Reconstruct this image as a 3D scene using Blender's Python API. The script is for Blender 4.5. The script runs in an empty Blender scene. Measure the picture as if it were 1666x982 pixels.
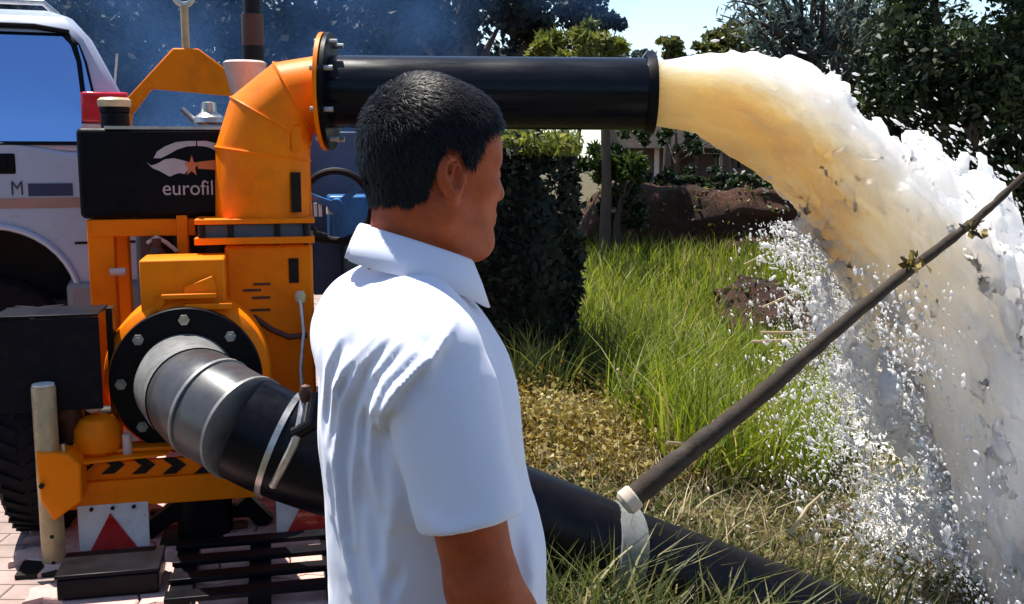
import bpy, bmesh, math, random
import numpy as np
from mathutils import Vector, Matrix

rng = np.random.default_rng(7)
random.seed(7)
scene = bpy.context.scene
col = scene.collection
R = math.radians

# ------------------------------------------------------------------ camera
CAM = Vector((0.0, 0.0, 1.2))
F = 1700.0
TH = math.atan2(241.0, F)
cam_data = bpy.data.cameras.new('camera')
cam_data.sensor_width = 36.0
cam_data.lens = 36.0 * F / 1666.0
cam_data.clip_start = 0.05
cam_data.clip_end = 3000
cam = bpy.data.objects.new('camera', cam_data)
cam.location = CAM
cam.rotation_euler = (math.pi / 2 - TH, 0, 0)
col.objects.link(cam)
scene.camera = cam

# ------------------------------------------------------------------ sky, sun, exposure
SUN_DIR = Vector((-0.28, 0.25, 0.93)).normalized()
elev = math.asin(SUN_DIR.z)
az = math.atan2(SUN_DIR.x, SUN_DIR.y)
world = bpy.data.worlds.new('World')
scene.world = world
world.use_nodes = True
wn = world.node_tree
wn.nodes.clear()
sky = wn.nodes.new('ShaderNodeTexSky')
sky.sky_type = 'NISHITA'
sky.sun_disc = False
sky.sun_elevation = elev
sky.sun_rotation = az
sky.air_density = 1.0
sky.dust_density = 0.5
sky.ozone_density = 2.0
bg = wn.nodes.new('ShaderNodeBackground')
bg.inputs['Strength'].default_value = 0.098
wo = wn.nodes.new('ShaderNodeOutputWorld')
# pale horizon haze, the same all round
wtc = wn.nodes.new('ShaderNodeTexCoord'); wsx = wn.nodes.new('ShaderNodeSeparateXYZ'); wn.links.new(wtc.outputs['Generated'], wsx.inputs[0])
wmr = wn.nodes.new('ShaderNodeMapRange'); wmr.interpolation_type = 'SMOOTHSTEP'
wmr.inputs['From Min'].default_value = 0.07; wmr.inputs['From Max'].default_value = 0.30; wmr.inputs['To Min'].default_value = 1.0; wmr.inputs['To Max'].default_value = 0.0
wn.links.new(wsx.outputs['Z'], wmr.inputs['Value'])
wmx = wn.nodes.new('ShaderNodeMix'); wmx.data_type = 'RGBA'; wmx.blend_type = 'ADD'; wmx.clamp_factor = True
wn.links.new(wmr.outputs[0], wmx.inputs['Factor']); wn.links.new(sky.outputs[0], wmx.inputs['A']); wmx.inputs['B'].default_value = (1.3, 1.7, 1.9, 1)
wn.links.new(wmx.outputs['Result'], bg.inputs[0])
wn.links.new(bg.outputs[0], wo.inputs[0])
sun_data = bpy.data.lights.new('sun', 'SUN')
sun_data.energy = 5.0
sun_data.angle = R(0.53)
sun_data.color = (1.0, 0.95, 0.86)
sun = bpy.data.objects.new('sun', sun_data)
sun.rotation_euler = SUN_DIR.to_track_quat('Z', 'Y').to_euler()
sun.location = (-6, 3, 12)
col.objects.link(sun)
vs = scene.view_settings
vs.view_transform = 'Standard'
vs.look = 'None'
vs.exposure = 0.85
vs.gamma = 1.0
vs.use_curve_mapping = False
scene.cycles.volume_bounces = 1
scene.cycles.volume_step_rate = 4.0
scene.cycles.max_bounces = 8
scene.cycles.transparent_max_bounces = 12

# ------------------------------------------------------------------ helpers
FWD = Vector((0, math.cos(TH), -math.sin(TH)))
UP = Vector((0, math.sin(TH), math.cos(TH)))


def ray(px, py):
    return FWD + Vector((1, 0, 0)) * ((px - 833.0) / F) + UP * ((491.0 - py) / F)


def P(px, py, Y):
    d = ray(px, py)
    return CAM + d * (Y / d.y)


def smooth(t):
    t = np.clip(t, 0, 1)
    return t * t * (3 - 2 * t)


# value noise, vectorised
_perm = rng.random((64, 64, 64)).astype(np.float32)


def vnoise(x, y, z):
    x = np.asarray(x, dtype=np.float32); y = np.asarray(y, dtype=np.float32); z = np.asarray(z, dtype=np.float32)
    xi = np.floor(x).astype(np.int32); yi = np.floor(y).astype(np.int32); zi = np.floor(z).astype(np.int32)
    fx = x - xi; fy = y - yi; fz = z - zi
    fx = fx * fx * (3 - 2 * fx); fy = fy * fy * (3 - 2 * fy); fz = fz * fz * (3 - 2 * fz)
    x0 = xi & 63; x1 = (xi + 1) & 63; y0 = yi & 63; y1 = (yi + 1) & 63; z0 = zi & 63; z1 = (zi + 1) & 63
    c00 = _perm[x0, y0, z0] * (1 - fx) + _perm[x1, y0, z0] * fx
    c10 = _perm[x0, y1, z0] * (1 - fx) + _perm[x1, y1, z0] * fx
    c01 = _perm[x0, y0, z1] * (1 - fx) + _perm[x1, y0, z1] * fx
    c11 = _perm[x0, y1, z1] * (1 - fx) + _perm[x1, y1, z1] * fx
    return (c00 * (1 - fy) + c10 * fy) * (1 - fz) + (c01 * (1 - fy) + c11 * fy) * fz


def fbm(x, y, z, o=3):
    s = 0; a = 0.5; t = 0
    for i in range(o):
        s = s + a * vnoise(x * 2 ** i + 17.3 * i, y * 2 ** i + 5.1 * i, z * 2 ** i + 9.7 * i); t += a; a *= 0.5
    return s / t


# ---- materials
def new_mat(name):
    m = bpy.data.materials.new(name)
    m.use_nodes = True
    nt = m.node_tree
    b = nt.nodes['Principled BSDF']
    return m, nt, b


def ramp(nt, fac, stops):
    r = nt.nodes.new('ShaderNodeValToRGB')
    while len(r.color_ramp.elements) > 1:
        r.color_ramp.elements.remove(r.color_ramp.elements[-1])
    r.color_ramp.elements[0].position = stops[0][0]
    c = stops[0][1]; r.color_ramp.elements[0].color = (c[0], c[1], c[2], 1)
    for p, c in stops[1:]:
        e = r.color_ramp.elements.new(p); e.color = (c[0], c[1], c[2], 1)
    nt.links.new(fac, r.inputs[0])
    return r


def noise(nt, scale, detail=4, rough=0.55, coord='Object', stretch=None):
    tc = nt.nodes.new('ShaderNodeTexCoord')
    n = nt.nodes.new('ShaderNodeTexNoise')
    n.inputs['Scale'].default_value = scale
    n.inputs['Detail'].default_value = detail
    n.inputs['Roughness'].default_value = rough
    src = tc.outputs[coord]
    if stretch:
        mp = nt.nodes.new('ShaderNodeMapping'); mp.inputs['Scale'].default_value = stretch
        nt.links.new(src, mp.inputs['Vector']); src = mp.outputs[0]
    nt.links.new(src, n.inputs['Vector'])
    return n


def bump(nt, b, fac, strength=0.2, dist=0.01):
    bp = nt.nodes.new('ShaderNodeBump')
    bp.inputs['Strength'].default_value = strength
    bp.inputs['Distance'].default_value = dist
    nt.links.new(fac, bp.inputs['Height'])
    nt.links.new(bp.outputs[0], b.inputs['Normal'])
    return bp


def sc(c, k):
    return tuple(min(1.0, v * k) for v in c)


def paint(name, c, rough=0.4, metal=0.0, var=0.15, scale=6, dirt=None, dirt_amt=0.35, bmp=0.05, coat=0.0, spec=0.5, stretch=None):
    m, nt, b = new_mat(name)
    n = noise(nt, scale, 6, 0.6, stretch=stretch)
    r = ramp(nt, n.outputs['Fac'], [(0.3, sc(c, 1 - var)), (0.5, c), (0.72, sc(c, 1 + var))])
    out = r.outputs[0]
    if dirt is not None:
        n2 = noise(nt, scale * 2.3, 8, 0.7, stretch=stretch)
        rr = ramp(nt, n2.outputs['Fac'], [(0.48, (0, 0, 0)), (0.70, (dirt_amt,) * 3)])
        mx = nt.nodes.new('ShaderNodeMix'); mx.data_type = 'RGBA'
        nt.links.new(rr.outputs[0], mx.inputs['Factor'])
        nt.links.new(out, mx.inputs['A']); mx.inputs['B'].default_value = (*dirt, 1)
        out = mx.outputs['Result']
    nt.links.new(out, b.inputs['Base Color'])
    rg = ramp(nt, n.outputs['Fac'], [(0.3, (max(0.02, rough - 0.1),) * 3), (0.7, (min(1, rough + 0.12),) * 3)])
    nt.links.new(rg.outputs[0], b.inputs['Roughness'])
    b.inputs['Metallic'].default_value = metal
    b.inputs['Coat Weight'].default_value = coat
    b.inputs['Specular IOR Level'].default_value = spec
    if bmp:
        n3 = noise(nt, scale * 8, 5, 0.6)
        bump(nt, b, n3.outputs['Fac'], bmp, 0.004)
    return m


def leaf_mat(name, stops, trans=0.45, rough=0.5, tcol=None):
    """stops: colour ramp over per-leaf attribute 'v'"""
    m, nt, b = new_mat(name)
    at = nt.nodes.new('ShaderNodeAttribute'); at.attribute_name = 'v'
    r = ramp(nt, at.outputs['Fac'], stops)
    nt.links.new(r.outputs[0], b.inputs['Base Color'])
    b.inputs['Roughness'].default_value = rough
    b.inputs['Specular IOR Level'].default_value = 0.35
    tr = nt.nodes.new('ShaderNodeBsdfTranslucent')
    hs = nt.nodes.new('ShaderNodeHueSaturation')
    hs.inputs['Value'].default_value = 1.25
    hs.inputs['Saturation'].default_value = 1.1
    hs.inputs['Hue'].default_value = 0.485
    nt.links.new(r.outputs[0], hs.inputs['Color'])
    nt.links.new(hs.outputs[0], tr.inputs['Color'])
    mx = nt.nodes.new('ShaderNodeMixShader'); mx.inputs[0].default_value = trans
    nt.links.new(b.outputs[0], mx.inputs[1]); nt.links.new(tr.outputs[0], mx.inputs[2])
    nt.links.new(mx.outputs[0], nt.nodes['Material Output'].inputs['Surface'])
    return m


M = {}
M['orange'] = paint('orange_paint', (0.95, 0.215, 0.0), 0.48, var=0.10, scale=3, dirt=(0.30, 0.075, 0.006), dirt_amt=0.35, coat=0.0, spec=0.15, bmp=0.06)
M['black'] = paint('black_paint', (0.0035, 0.0035, 0.006), 0.42, var=0.3, scale=7, dirt=(0.014, 0.012, 0.012), dirt_amt=0.25, spec=0.12)
M['hose'] = paint('black_hose_plastic', (0.003, 0.003, 0.006), 0.34, var=0.3, scale=9, dirt=(0.014, 0.013, 0.013), dirt_amt=0.4, spec=0.16)
M['pipegrey'] = paint('grey_worn_steel', (0.24, 0.24, 0.235), 0.42, metal=0.2, var=0.2, scale=9, dirt=(0.08, 0.075, 0.07), dirt_amt=0.5)
M['pipe'] = paint('black_pipe_gloss', (0.004, 0.005, 0.009), 0.24, var=0.3, scale=6, dirt=(0.008, 0.009, 0.014), dirt_amt=0.25, spec=0.22, stretch=(0.5, 3, 3))
M['steel'] = paint('bare_steel', (0.55, 0.53, 0.5), 0.35, metal=0.8, var=0.2, scale=12, dirt=(0.22, 0.15, 0.1), dirt_amt=0.5)
M['galv'] = paint('worn_yellow_post', (0.50, 0.34, 0.17), 0.42, metal=0.2, var=0.2, scale=9, dirt=(0.2, 0.1, 0.05), dirt_amt=0.6)
M['rust'] = paint('rusty_brown', (0.085, 0.025, 0.014), 0.6, var=0.4, scale=14, dirt=(0.03, 0.012, 0.01), dirt_amt=0.5, bmp=0.2)
M['rubber'] = paint('tyre_rubber', (0.007, 0.006, 0.009), 0.8, var=0.25, scale=12, dirt=(0.022, 0.018, 0.02), dirt_amt=0.4, bmp=0.15, spec=0.15)
M['dark'] = paint('dark_iron', (0.010, 0.007, 0.007), 0.55, var=0.3, scale=12, dirt=(0.03, 0.012, 0.009), dirt_amt=0.5, bmp=0.15, spec=0.2)
M['engine'] = paint('engine_blue_grey', (0.045, 0.07, 0.11), 0.45, var=0.3, scale=9, dirt=(0.02, 0.02, 0.02), dirt_amt=0.5, bmp=0.1)
M['blue'] = paint('blue_enamel', (0.02, 0.15, 0.40), 0.35, var=0.15, scale=7, dirt=(0.02, 0.03, 0.05), dirt_amt=0.4, coat=0.3)
M['white'] = paint('white_plate', (0.72, 0.70, 0.70), 0.4, var=0.06, scale=8, dirt=(0.4, 0.33, 0.3), dirt_amt=0.4)
M['red'] = paint('red_reflector', (0.42, 0.012, 0.012), 0.25, var=0.12, scale=20, coat=0.4)
M['cream'] = paint('cream_cap', (0.62, 0.52, 0.32), 0.4, var=0.12, scale=12, dirt=(0.25, 0.17, 0.1), dirt_amt=0.5)
M['logo'] = paint('logo_grey_white', (0.42, 0.40, 0.44), 0.5, var=0.1, scale=20)
M['logo_orange'] = paint('logo_orange', (0.55, 0.16, 0.05), 0.5, var=0.1, scale=20)
M['pale'] = paint('pale_primer', (0.62, 0.50, 0.46), 0.45, var=0.12, scale=8, dirt=(0.5, 0.2, 0.05), dirt_amt=0.5)


# ---- mesh builder
def frame_from(d):
    d = Vector(d).normalized()
    a = Vector((0, 0, 1)) if abs(d.z) < 0.9 else Vector((1, 0, 0))
    x = d.cross(a).normalized()
    y = d.cross(x).normalized()
    return x, y, d


class MB:
    def __init__(self):
        self.v = []; self.f = []

    def add(self, vs_, fs):
        n = len(self.v)
        self.v += [Vector(q) for q in vs_]
        self.f += [tuple(i + n for i in f) for f in fs]
        return self

    def box(self, lo, hi, mat=None):
        x0, y0, z0 = lo; x1, y1, z1 = hi
        c = [Vector(q) for q in ((x0, y0, z0), (x1, y0, z0), (x1, y1, z0), (x0, y1, z0), (x0, y0, z1), (x1, y0, z1), (x1, y1, z1), (x0, y1, z1))]
        if mat is not None: c = [mat @ q for q in c]
        return self.add(c, [(3, 2, 1, 0), (4, 5, 6, 7), (0, 1, 5, 4), (1, 2, 6, 5), (2, 3, 7, 6), (3, 0, 4, 7)])

    def bar(self, p0, p1, w, h, upv=(0, 0, 1)):
        p0 = Vector(p0); p1 = Vector(p1); d = (p1 - p0).normalized(); upv = Vector(upv)
        x = d.cross(upv)
        if x.length < 1e-4: x = d.cross(Vector((1, 0, 0)))
        x.normalize(); y = x.cross(d).normalized()
        c = []
        for p in (p0, p1):
            for sx, sy in ((-1, -1), (1, -1), (1, 1), (-1, 1)):
                c.append(p + x * (sx * w / 2) + y * (sy * h / 2))
        return self.add(c, [(3, 2, 1, 0), (4, 5, 6, 7), (0, 1, 5, 4), (1, 2, 6, 5), (2, 3, 7, 6), (3, 0, 4, 7)])

    def tube(self, pts, rad, n=16, caps=True, sec=None):
        pts = [Vector(q) for q in pts]
        if not hasattr(rad, '__len__'): rad = [rad] * len(pts)
        rings = []
        prev = None
        for i, p in enumerate(pts):
            if i == 0: d = pts[1] - pts[0]
            elif i == len(pts) - 1: d = pts[-1] - pts[-2]
            else: d = (pts[i + 1] - p).normalized() + (p - pts[i - 1]).normalized()
            d.normalize()
            if prev is None:
                x, y, d = frame_from(d)
            else:
                x = prev - d * prev.dot(d); x.normalize(); y = d.cross(x)
            prev = x
            k = 1.0
            if 0 < i < len(pts) - 1:
                k = 1.0
            rings.append([p + (x * math.cos(2 * math.pi * j / n) + y * math.sin(2 * math.pi * j / n)) * rad[i] * k for j in range(n)])
        vs_ = [q for r_ in rings for q in r_]
        fs = []
        for i in range(len(pts) - 1):
            for j in range(n):
                a = i * n + j; b = i * n + (j + 1) % n
                fs.append((a, b, b + n, a + n))
        if caps:
            fs.append(tuple(range(n - 1, -1, -1)))
            fs.append(tuple((len(pts) - 1) * n + j for j in range(n)))
        return self.add(vs_, fs)

    def cyl(self, p0, p1, r0, r1=None, n=24, caps=True):
        return self.tube([p0, p1], [r0, r0 if r1 is None else r1], n, caps)

    def lathe(self, o, axis, prof, n=32):
        """prof: list of (r, t) along axis"""
        o = Vector(o); x, y, d = frame_from(axis)
        vs_ = []
        for r_, t in prof:
            for j in range(n):
                a = 2 * math.pi * j / n
                vs_.append(o + d * t + (x * math.cos(a) + y * math.sin(a)) * r_)
        fs = []
        for i in range(len(prof) - 1):
            for j in range(n):
                a = i * n + j; b = i * n + (j + 1) % n
                fs.append((a, b, b + n, a + n))
        if prof[0][0] > 1e-5: fs.append(tuple(range(n - 1, -1, -1)))
        if prof[-1][0] > 1e-5: fs.append(tuple((len(prof) - 1) * n + j for j in range(n)))
        return self.add(vs_, fs)

    def torus(self, o, axis, R0, r0, n=40, m=10, a0=0, a1=2 * math.pi):
        o = Vector(o); x, y, d = frame_from(axis)
        pts = []
        vs_ = []; fs = []
        full = abs(a1 - a0 - 2 * math.pi) < 1e-4
        cnt = n if full else n + 1
        for i in range(cnt):
            a = a0 + (a1 - a0) * i / n
            e = x * math.cos(a) + y * math.sin(a)
            for j in range(m):
                b = 2 * math.pi * j / m
                vs_.append(o + e * (R0 + r0 * math.cos(b)) + d * (r0 * math.sin(b)))
        for i in range(n):
            for j in range(m):
                i2 = (i + 1) % cnt
                fs.append((i * m + j, i2 * m + j, i2 * m + (j + 1) % m, i * m + (j + 1) % m))
        return self.add(vs_, fs)

    def prism(self, poly, o, ex, ey, ez):
        """poly in (ex,ey) plane, extruded along ez (full vector)"""
        o = Vector(o); ex = Vector(ex); ey = Vector(ey); ez = Vector(ez)
        n = len(poly)
        vs_ = [o + ex * a + ey * b for a, b in poly] + [o + ex * a + ey * b + ez for a, b in poly]
        fs = [tuple(range(n - 1, -1, -1)), tuple(range(n, 2 * n))]
        for i in range(n):
            j = (i + 1) % n
            fs.append((i, j, j + n, i + n))
        return self.add(vs_, fs)

    def build(self, name, mat, parent=None, origin=(0, 0, 0), bevel=0, smooth_angle=35, seg=2):
        me = bpy.data.meshes.new(name)
        o_ = Vector(origin)
        me.from_pydata([tuple(q - o_) for q in self.v], [], self.f)
        bm = bmesh.new(); bm.from_mesh(me)
        bmesh.ops.recalc_face_normals(bm, faces=bm.faces)
        bm.to_mesh(me); bm.free()
        for p in me.polygons: p.use_smooth = True
        me.set_sharp_from_angle(angle=R(smooth_angle))
        me.materials.append(mat)
        ob = bpy.data.objects.new(name, me)
        col.objects.link(ob)
        if parent is not None: ob.parent = parent
        else: ob.location = o_
        if bevel:
            bv = ob.modifiers.new('bevel', 'BEVEL'); bv.width = bevel; bv.segments = seg; bv.limit_method = 'ANGLE'; bv.angle_limit = R(40)
            bv.harden_normals = False
        return ob


def mesh_np(name, V, Fq, mat, parent=None, origin=(0, 0, 0), smooth_=True, attr=None):
    """V (n,3), Fq (m,k) same-size polygons"""
    V = np.asarray(V, dtype=np.float32) - np.asarray(origin, dtype=np.float32)
    Fq = np.asarray(Fq, dtype=np.int32)
    me = bpy.data.meshes.new(name)
    me.vertices.add(len(V)); me.vertices.foreach_set('co', V.ravel())
    k = Fq.shape[1]
    me.loops.add(Fq.size); me.loops.foreach_set('vertex_index', Fq.ravel())
    me.polygons.add(len(Fq)); me.polygons.foreach_set('loop_start', np.arange(len(Fq), dtype=np.int32) * k)
    me.polygons.foreach_set('use_smooth', np.full(len(Fq), smooth_, dtype=bool))
    if attr:
        for nm, a in attr.items():
            at = me.attributes.new(nm, 'FLOAT', 'POINT'); at.data.foreach_set('value', np.asarray(a, dtype=np.float32))
    me.update(calc_edges=True)
    me.validate()
    me.materials.append(mat)
    ob = bpy.data.objects.new(name, me); col.objects.link(ob)
    if parent is not None: ob.parent = parent
    else: ob.location = origin
    return ob


def tag(o, label=None, cat=None, group=None, kind=None):
    if label: o['label'] = label
    if cat: o['category'] = cat
    if group: o['group'] = group
    if kind: o['kind'] = kind
    return o


def empty(name, loc, rz=0):
    o = bpy.data.objects.new(name, None); col.objects.link(o)
    o.location = loc; o.rotation_euler = (0, 0, rz); o.empty_display_size = 0.1
    return o


def text_mesh(name, s, size, mat, parent, mtx, extrude=0.001, xscale=1.0):
    c = bpy.data.curves.new(name + '_curve', 'FONT'); c.body = s; c.size = size; c.extrude = extrude
    t = bpy.data.objects.new(name + '_tmp', c); col.objects.link(t)
    bpy.context.view_layer.update()
    me = bpy.data.meshes.new_from_object(t.evaluated_get(bpy.context.evaluated_depsgraph_get()))
    bpy.data.objects.remove(t)
    me.transform(Matrix.Diagonal((xscale, 1, 1, 1)))
    me.transform(mtx)
    me.materials.clear(); me.materials.append(mat)
    o = bpy.data.objects.new(name, me); col.objects.link(o); o.parent = parent
    return o


# ---- SDF tools
def snets(Fv, xs, ys, zs):
    S = Fv < 0
    nx, ny, nz = Fv.shape
    c = [S[i:nx - 1 + i, j:ny - 1 + j, k:nz - 1 + k] for i in (0, 1) for j in (0, 1) for k in (0, 1)]
    anyv = c[0].copy(); allv = c[0].copy()
    for q in c[1:]: anyv |= q; allv &= q
    mixed = anyv & ~allv
    I, J, K = np.nonzero(mixed)
    ids = np.full(mixed.shape, -1, dtype=np.int32); ids[I, J, K] = np.arange(len(I))
    acc = np.zeros((len(I), 3)); cnt = np.zeros(len(I))
    X = (xs, ys, zs)
    corners = [(0, 0, 0), (1, 0, 0), (0, 1, 0), (0, 0, 1), (1, 1, 0), (1, 0, 1), (0, 1, 1), (1, 1, 1)]
    for a in corners:
        for ax in range(3):
            if a[ax]: continue
            b = list(a); b[ax] = 1
            fa = Fv[I + a[0], J + a[1], K + a[2]]; fb = Fv[I + b[0], J + b[1], K + b[2]]
            cr = (fa < 0) != (fb < 0)
            t = np.where(cr, fa / np.where(cr, fa - fb, 1), 0)
            pa = np.stack([xs[I + a[0]], ys[J + a[1]], zs[K + a[2]]], 1)
            pb = np.stack([xs[I + b[0]], ys[J + b[1]], zs[K + b[2]]], 1)
            acc += np.where(cr[:, None], pa + (pb - pa) * t[:, None], 0); cnt += cr
    V = acc / cnt[:, None]
    faces = []
    e = S[:-1, 1:-1, 1:-1] != S[1:, 1:-1, 1:-1]
    i, j, k = np.nonzero(e); j = j + 1; k = k + 1
    q = np.stack([ids[i, j - 1, k - 1], ids[i, j, k - 1], ids[i, j, k], ids[i, j - 1, k]], 1)
    fl = ~S[i, j, k]; q[fl] = q[fl][:, ::-1]; faces.append(q)
    e = S[1:-1, :-1, 1:-1] != S[1:-1, 1:, 1:-1]
    i, j, k = np.nonzero(e); i = i + 1; k = k + 1
    q = np.stack([ids[i - 1, j, k - 1], ids[i - 1, j, k], ids[i, j, k], ids[i, j, k - 1]], 1)
    fl = ~S[i, j, k]; q[fl] = q[fl][:, ::-1]; faces.append(q)
    e = S[1:-1, 1:-1, :-1] != S[1:-1, 1:-1, 1:]
    i, j, k = np.nonzero(e); i = i + 1; j = j + 1
    q = np.stack([ids[i - 1, j - 1, k], ids[i, j - 1, k], ids[i, j, k], ids[i - 1, j, k]], 1)
    fl = ~S[i, j, k]; q[fl] = q[fl][:, ::-1]; faces.append(q)
    return V, np.concatenate(faces)


class SDF:
    def __init__(self, xs, ys, zs):
        self.xs, self.ys, self.zs = (np.asarray(q, dtype=np.float32) for q in (xs, ys, zs))
        self.F = np.full((len(xs), len(ys), len(zs)), 0.2, dtype=np.float32)

    def sub(self, lo, hi):
        s = []
        for ax, l, h in zip((self.xs, self.ys, self.zs), lo, hi):
            a = max(0, np.searchsorted(ax, l) - 1); b = min(len(ax), np.searchsorted(ax, h) + 1)
            s.append(slice(a, max(a, b)))
        return tuple(s)

    def apply(self, fn, lo, hi, k=0.02, mode='add', pad=0.09):
        lo = [q - pad for q in lo]; hi = [q + pad for q in hi]
        s = self.sub(lo, hi)
        x = self.xs[s[0]][:, None, None]; y = self.ys[s[1]][None, :, None]; z = self.zs[s[2]][None, None, :]
        d = fn(x, y, z); f = self.F[s]
        if mode == 'add':
            h = np.clip(0.5 + 0.5 * (f - d) / k, 0, 1)
            self.F[s] = f * (1 - h) + d * h - k * h * (1 - h)
        elif mode == 'cut':
            d = -d
            h = np.clip(0.5 - 0.5 * (f - d) / k, 0, 1)
            self.F[s] = f * (1 - h) + d * h + k * h * (1 - h)
        elif mode == 'disp':
            self.F[s] = f + d

    def ell(self, c, r, k=0.02, mode='add', tilt=0):
        def fn(x, y, z):
            X, Y, Z = x - c[0], y - c[1], z - c[2]
            if tilt:
                X, Z = X * math.cos(tilt) + Z * math.sin(tilt), -X * math.sin(tilt) + Z * math.cos(tilt)
            k0 = np.sqrt((X / r[0]) ** 2 + (Y / r[1]) ** 2 + (Z / r[2]) ** 2)
            k1 = np.sqrt((X / r[0] ** 2) ** 2 + (Y / r[1] ** 2) ** 2 + (Z / r[2] ** 2) ** 2)
            return k0 * (k0 - 1) / np.maximum(k1, 1e-4)
        m = max(r)
        self.apply(fn, [q - m for q in c], [q + m for q in c], k, mode)

    def cap(self, a, b, ra, rb, k=0.02, mode='add', sy=1.0):
        a = np.array(a, float); b = np.array(b, float); ab = b - a; L = float(ab @ ab)

        def fn(x, y, z):
            t = np.clip(((x - a[0]) * ab[0] + (y - a[1]) * ab[1] + (z - a[2]) * ab[2]) / L, 0, 1)
            return np.sqrt((x - a[0] - ab[0] * t) ** 2 + ((y - a[1] - ab[1] * t) / sy) ** 2 + (z - a[2] - ab[2] * t) ** 2) - (ra + (rb - ra) * t)
        m = max(ra, rb) * max(1, sy)
        self.apply(fn, np.minimum(a, b) - m, np.maximum(a, b) + m, k, mode)

    def mesh(self):
        return snets(self.F, self.xs, self.ys, self.zs)

# ------------------------------------------------------------------ terrain
WATER_Z = -0.45


def tz(X, Y):
    X = np.asarray(X, dtype=float); Y = np.asarray(Y, dtype=float)
    xs = 0.9 + 0.247 * Y
    far = 1 - smooth((Y - 8.5) / 3.5)
    t = smooth((X + 0.1) / (xs + 0.1))
    z = (-0.47 * t - 0.45 * smooth((X - xs) / 0.9)) * far
    right = smooth((X - xs - 3.5) / 2.0)
    z = z * (1 - right) + 0.15 * right
    z = z - 0.42 * smooth((2.5 - 0.45 * smooth((X - .0) / .4) - Y) / 0.8) * (1 - smooth((X - xs + 0.4) / 0.4)) * (Y > -50)
    z = z - 0.02
    pav = (X < -0.2) & (Y > 2.2)
    n = (fbm(X * 1.7 + 40, Y * 1.7 + 40, np.zeros_like(X) + 3.3) - 0.5) * 0.10
    w = smooth((X + 0.2) / 0.5)
    w = np.where(Y < 2.4, 1.0, w)
    z = z + n * w
    # dry mound behind the hose
    z = z + 0.10 * np.exp(-(((X - 0.35) / 0.5) ** 2 + ((Y - 4.1) / 0.8) ** 2)) * smooth((X + 0.2) / 0.2)
    return z


def grid_mesh(name, xs, ys, zf, mat, attr=None):
    XX, YY = np.meshgrid(xs, ys, indexing='ij')
    ZZ = zf(XX, YY)
    V = np.stack([XX.ravel(), YY.ravel(), ZZ.ravel()], 1)
    nx, ny = len(xs), len(ys)
    i, j = np.meshgrid(np.arange(nx - 1), np.arange(ny - 1), indexing='ij')
    a = (i * ny + j).ravel()
    Fq = np.stack([a, a + ny, a + ny + 1, a + 1], 1)
    at = {k: fn(XX, YY).ravel() for k, fn in attr.items()} if attr else None
    return mesh_np(name, V, Fq, mat, attr=at)


def ground_material():
    m, nt, b = new_mat('soil_and_turf')
    n1 = noise(nt, 0.9, 8, 0.65); n2 = noise(nt, 14, 8, 0.7)
    r1 = ramp(nt, n1.outputs['Fac'], [(0.35, (0.07, 0.075, 0.022)), (0.5, (0.10, 0.085, 0.04)), (0.65, (0.14, 0.085, 0.05))])
    r2 = ramp(nt, n2.outputs['Fac'], [(0.3, (0.35, 0.33, 0.3)), (0.7, (1.2, 1.15, 1.0))])
    mx = nt.nodes.new('ShaderNodeMix'); mx.data_type = 'RGBA'; mx.blend_type = 'MULTIPLY'; mx.inputs['Factor'].default_value = 1
    nt.links.new(r1.outputs[0], mx.inputs['A']); nt.links.new(r2.outputs[0], mx.inputs['B'])
    nt.links.new(mx.outputs['Result'], b.inputs['Base Color'])
    b.inputs['Roughness'].default_value = 0.95
    bump(nt, b, n2.outputs['Fac'], 0.8, 0.05)
    return m


gx = np.concatenate([np.linspace(-70, -5, 22)[:-1], np.arange(-5, 9, 0.09), np.linspace(9, 80, 24)])
gy = np.concatenate([np.linspace(-14, 0.4, 12)[:-1], np.arange(0.4, 15, 0.09), np.linspace(15, 45, 22)[1:], np.linspace(48, 220, 12)])
ground = grid_mesh('ground', gx, gy, tz, ground_material())
tag(ground, kind='structure')

# pavement sheet with single pavers in front
m, nt, b = new_mat('pavement_bedding')
tc = nt.nodes.new('ShaderNodeTexCoord')
br = nt.nodes.new('ShaderNodeTexBrick'); br.inputs['Scale'].default_value = 1.0
br.inputs['Brick Width'].default_value = 0.2; br.inputs['Row Height'].default_value = 0.1; br.inputs['Mortar Size'].default_value = 0.004
br.inputs['Color1'].default_value = (0.40, 0.29, 0.26, 1); br.inputs['Color2'].default_value = (0.33, 0.25, 0.23, 1); br.inputs['Mortar'].default_value = (0.12, 0.09, 0.08, 1)
nt.links.new(tc.outputs['Object'], br.inputs['Vector'])
nn = noise(nt, 7, 8, 0.7)
rr = ramp(nt, nn.outputs['Fac'], [(0.3, (0.6, 0.58, 0.56)), (0.7, (1.1, 1.1, 1.1))])
mx = nt.nodes.new('ShaderNodeMix'); mx.data_type = 'RGBA'; mx.blend_type = 'MULTIPLY'; mx.inputs['Factor'].default_value = 1
nt.links.new(br.outputs[0], mx.inputs['A']); nt.links.new(rr.outputs[0], mx.inputs['B'])
nt.links.new(mx.outputs['Result'], b.inputs['Base Color']); b.inputs['Roughness'].default_value = 0.9
PAVE_MAT = m
pm = MB(); pm.add([(-14, 2.35, 0), (-0.22, 2.35, 0), (-0.22, 11.5, 0), (-14, 11.5, 0), (-14, 2.35, -0.3), (-0.22, 2.35, -0.3), (-0.22, 11.5, -0.3), (-14, 11.5, -0.3)],
                  [(0, 1, 2, 3), (0, 4, 5, 1), (1, 5, 6, 2), (2, 6, 7, 3), (3, 7, 4, 0)])
pavement = tag(pm.build('pavement', PAVE_MAT), kind='structure')


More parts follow.
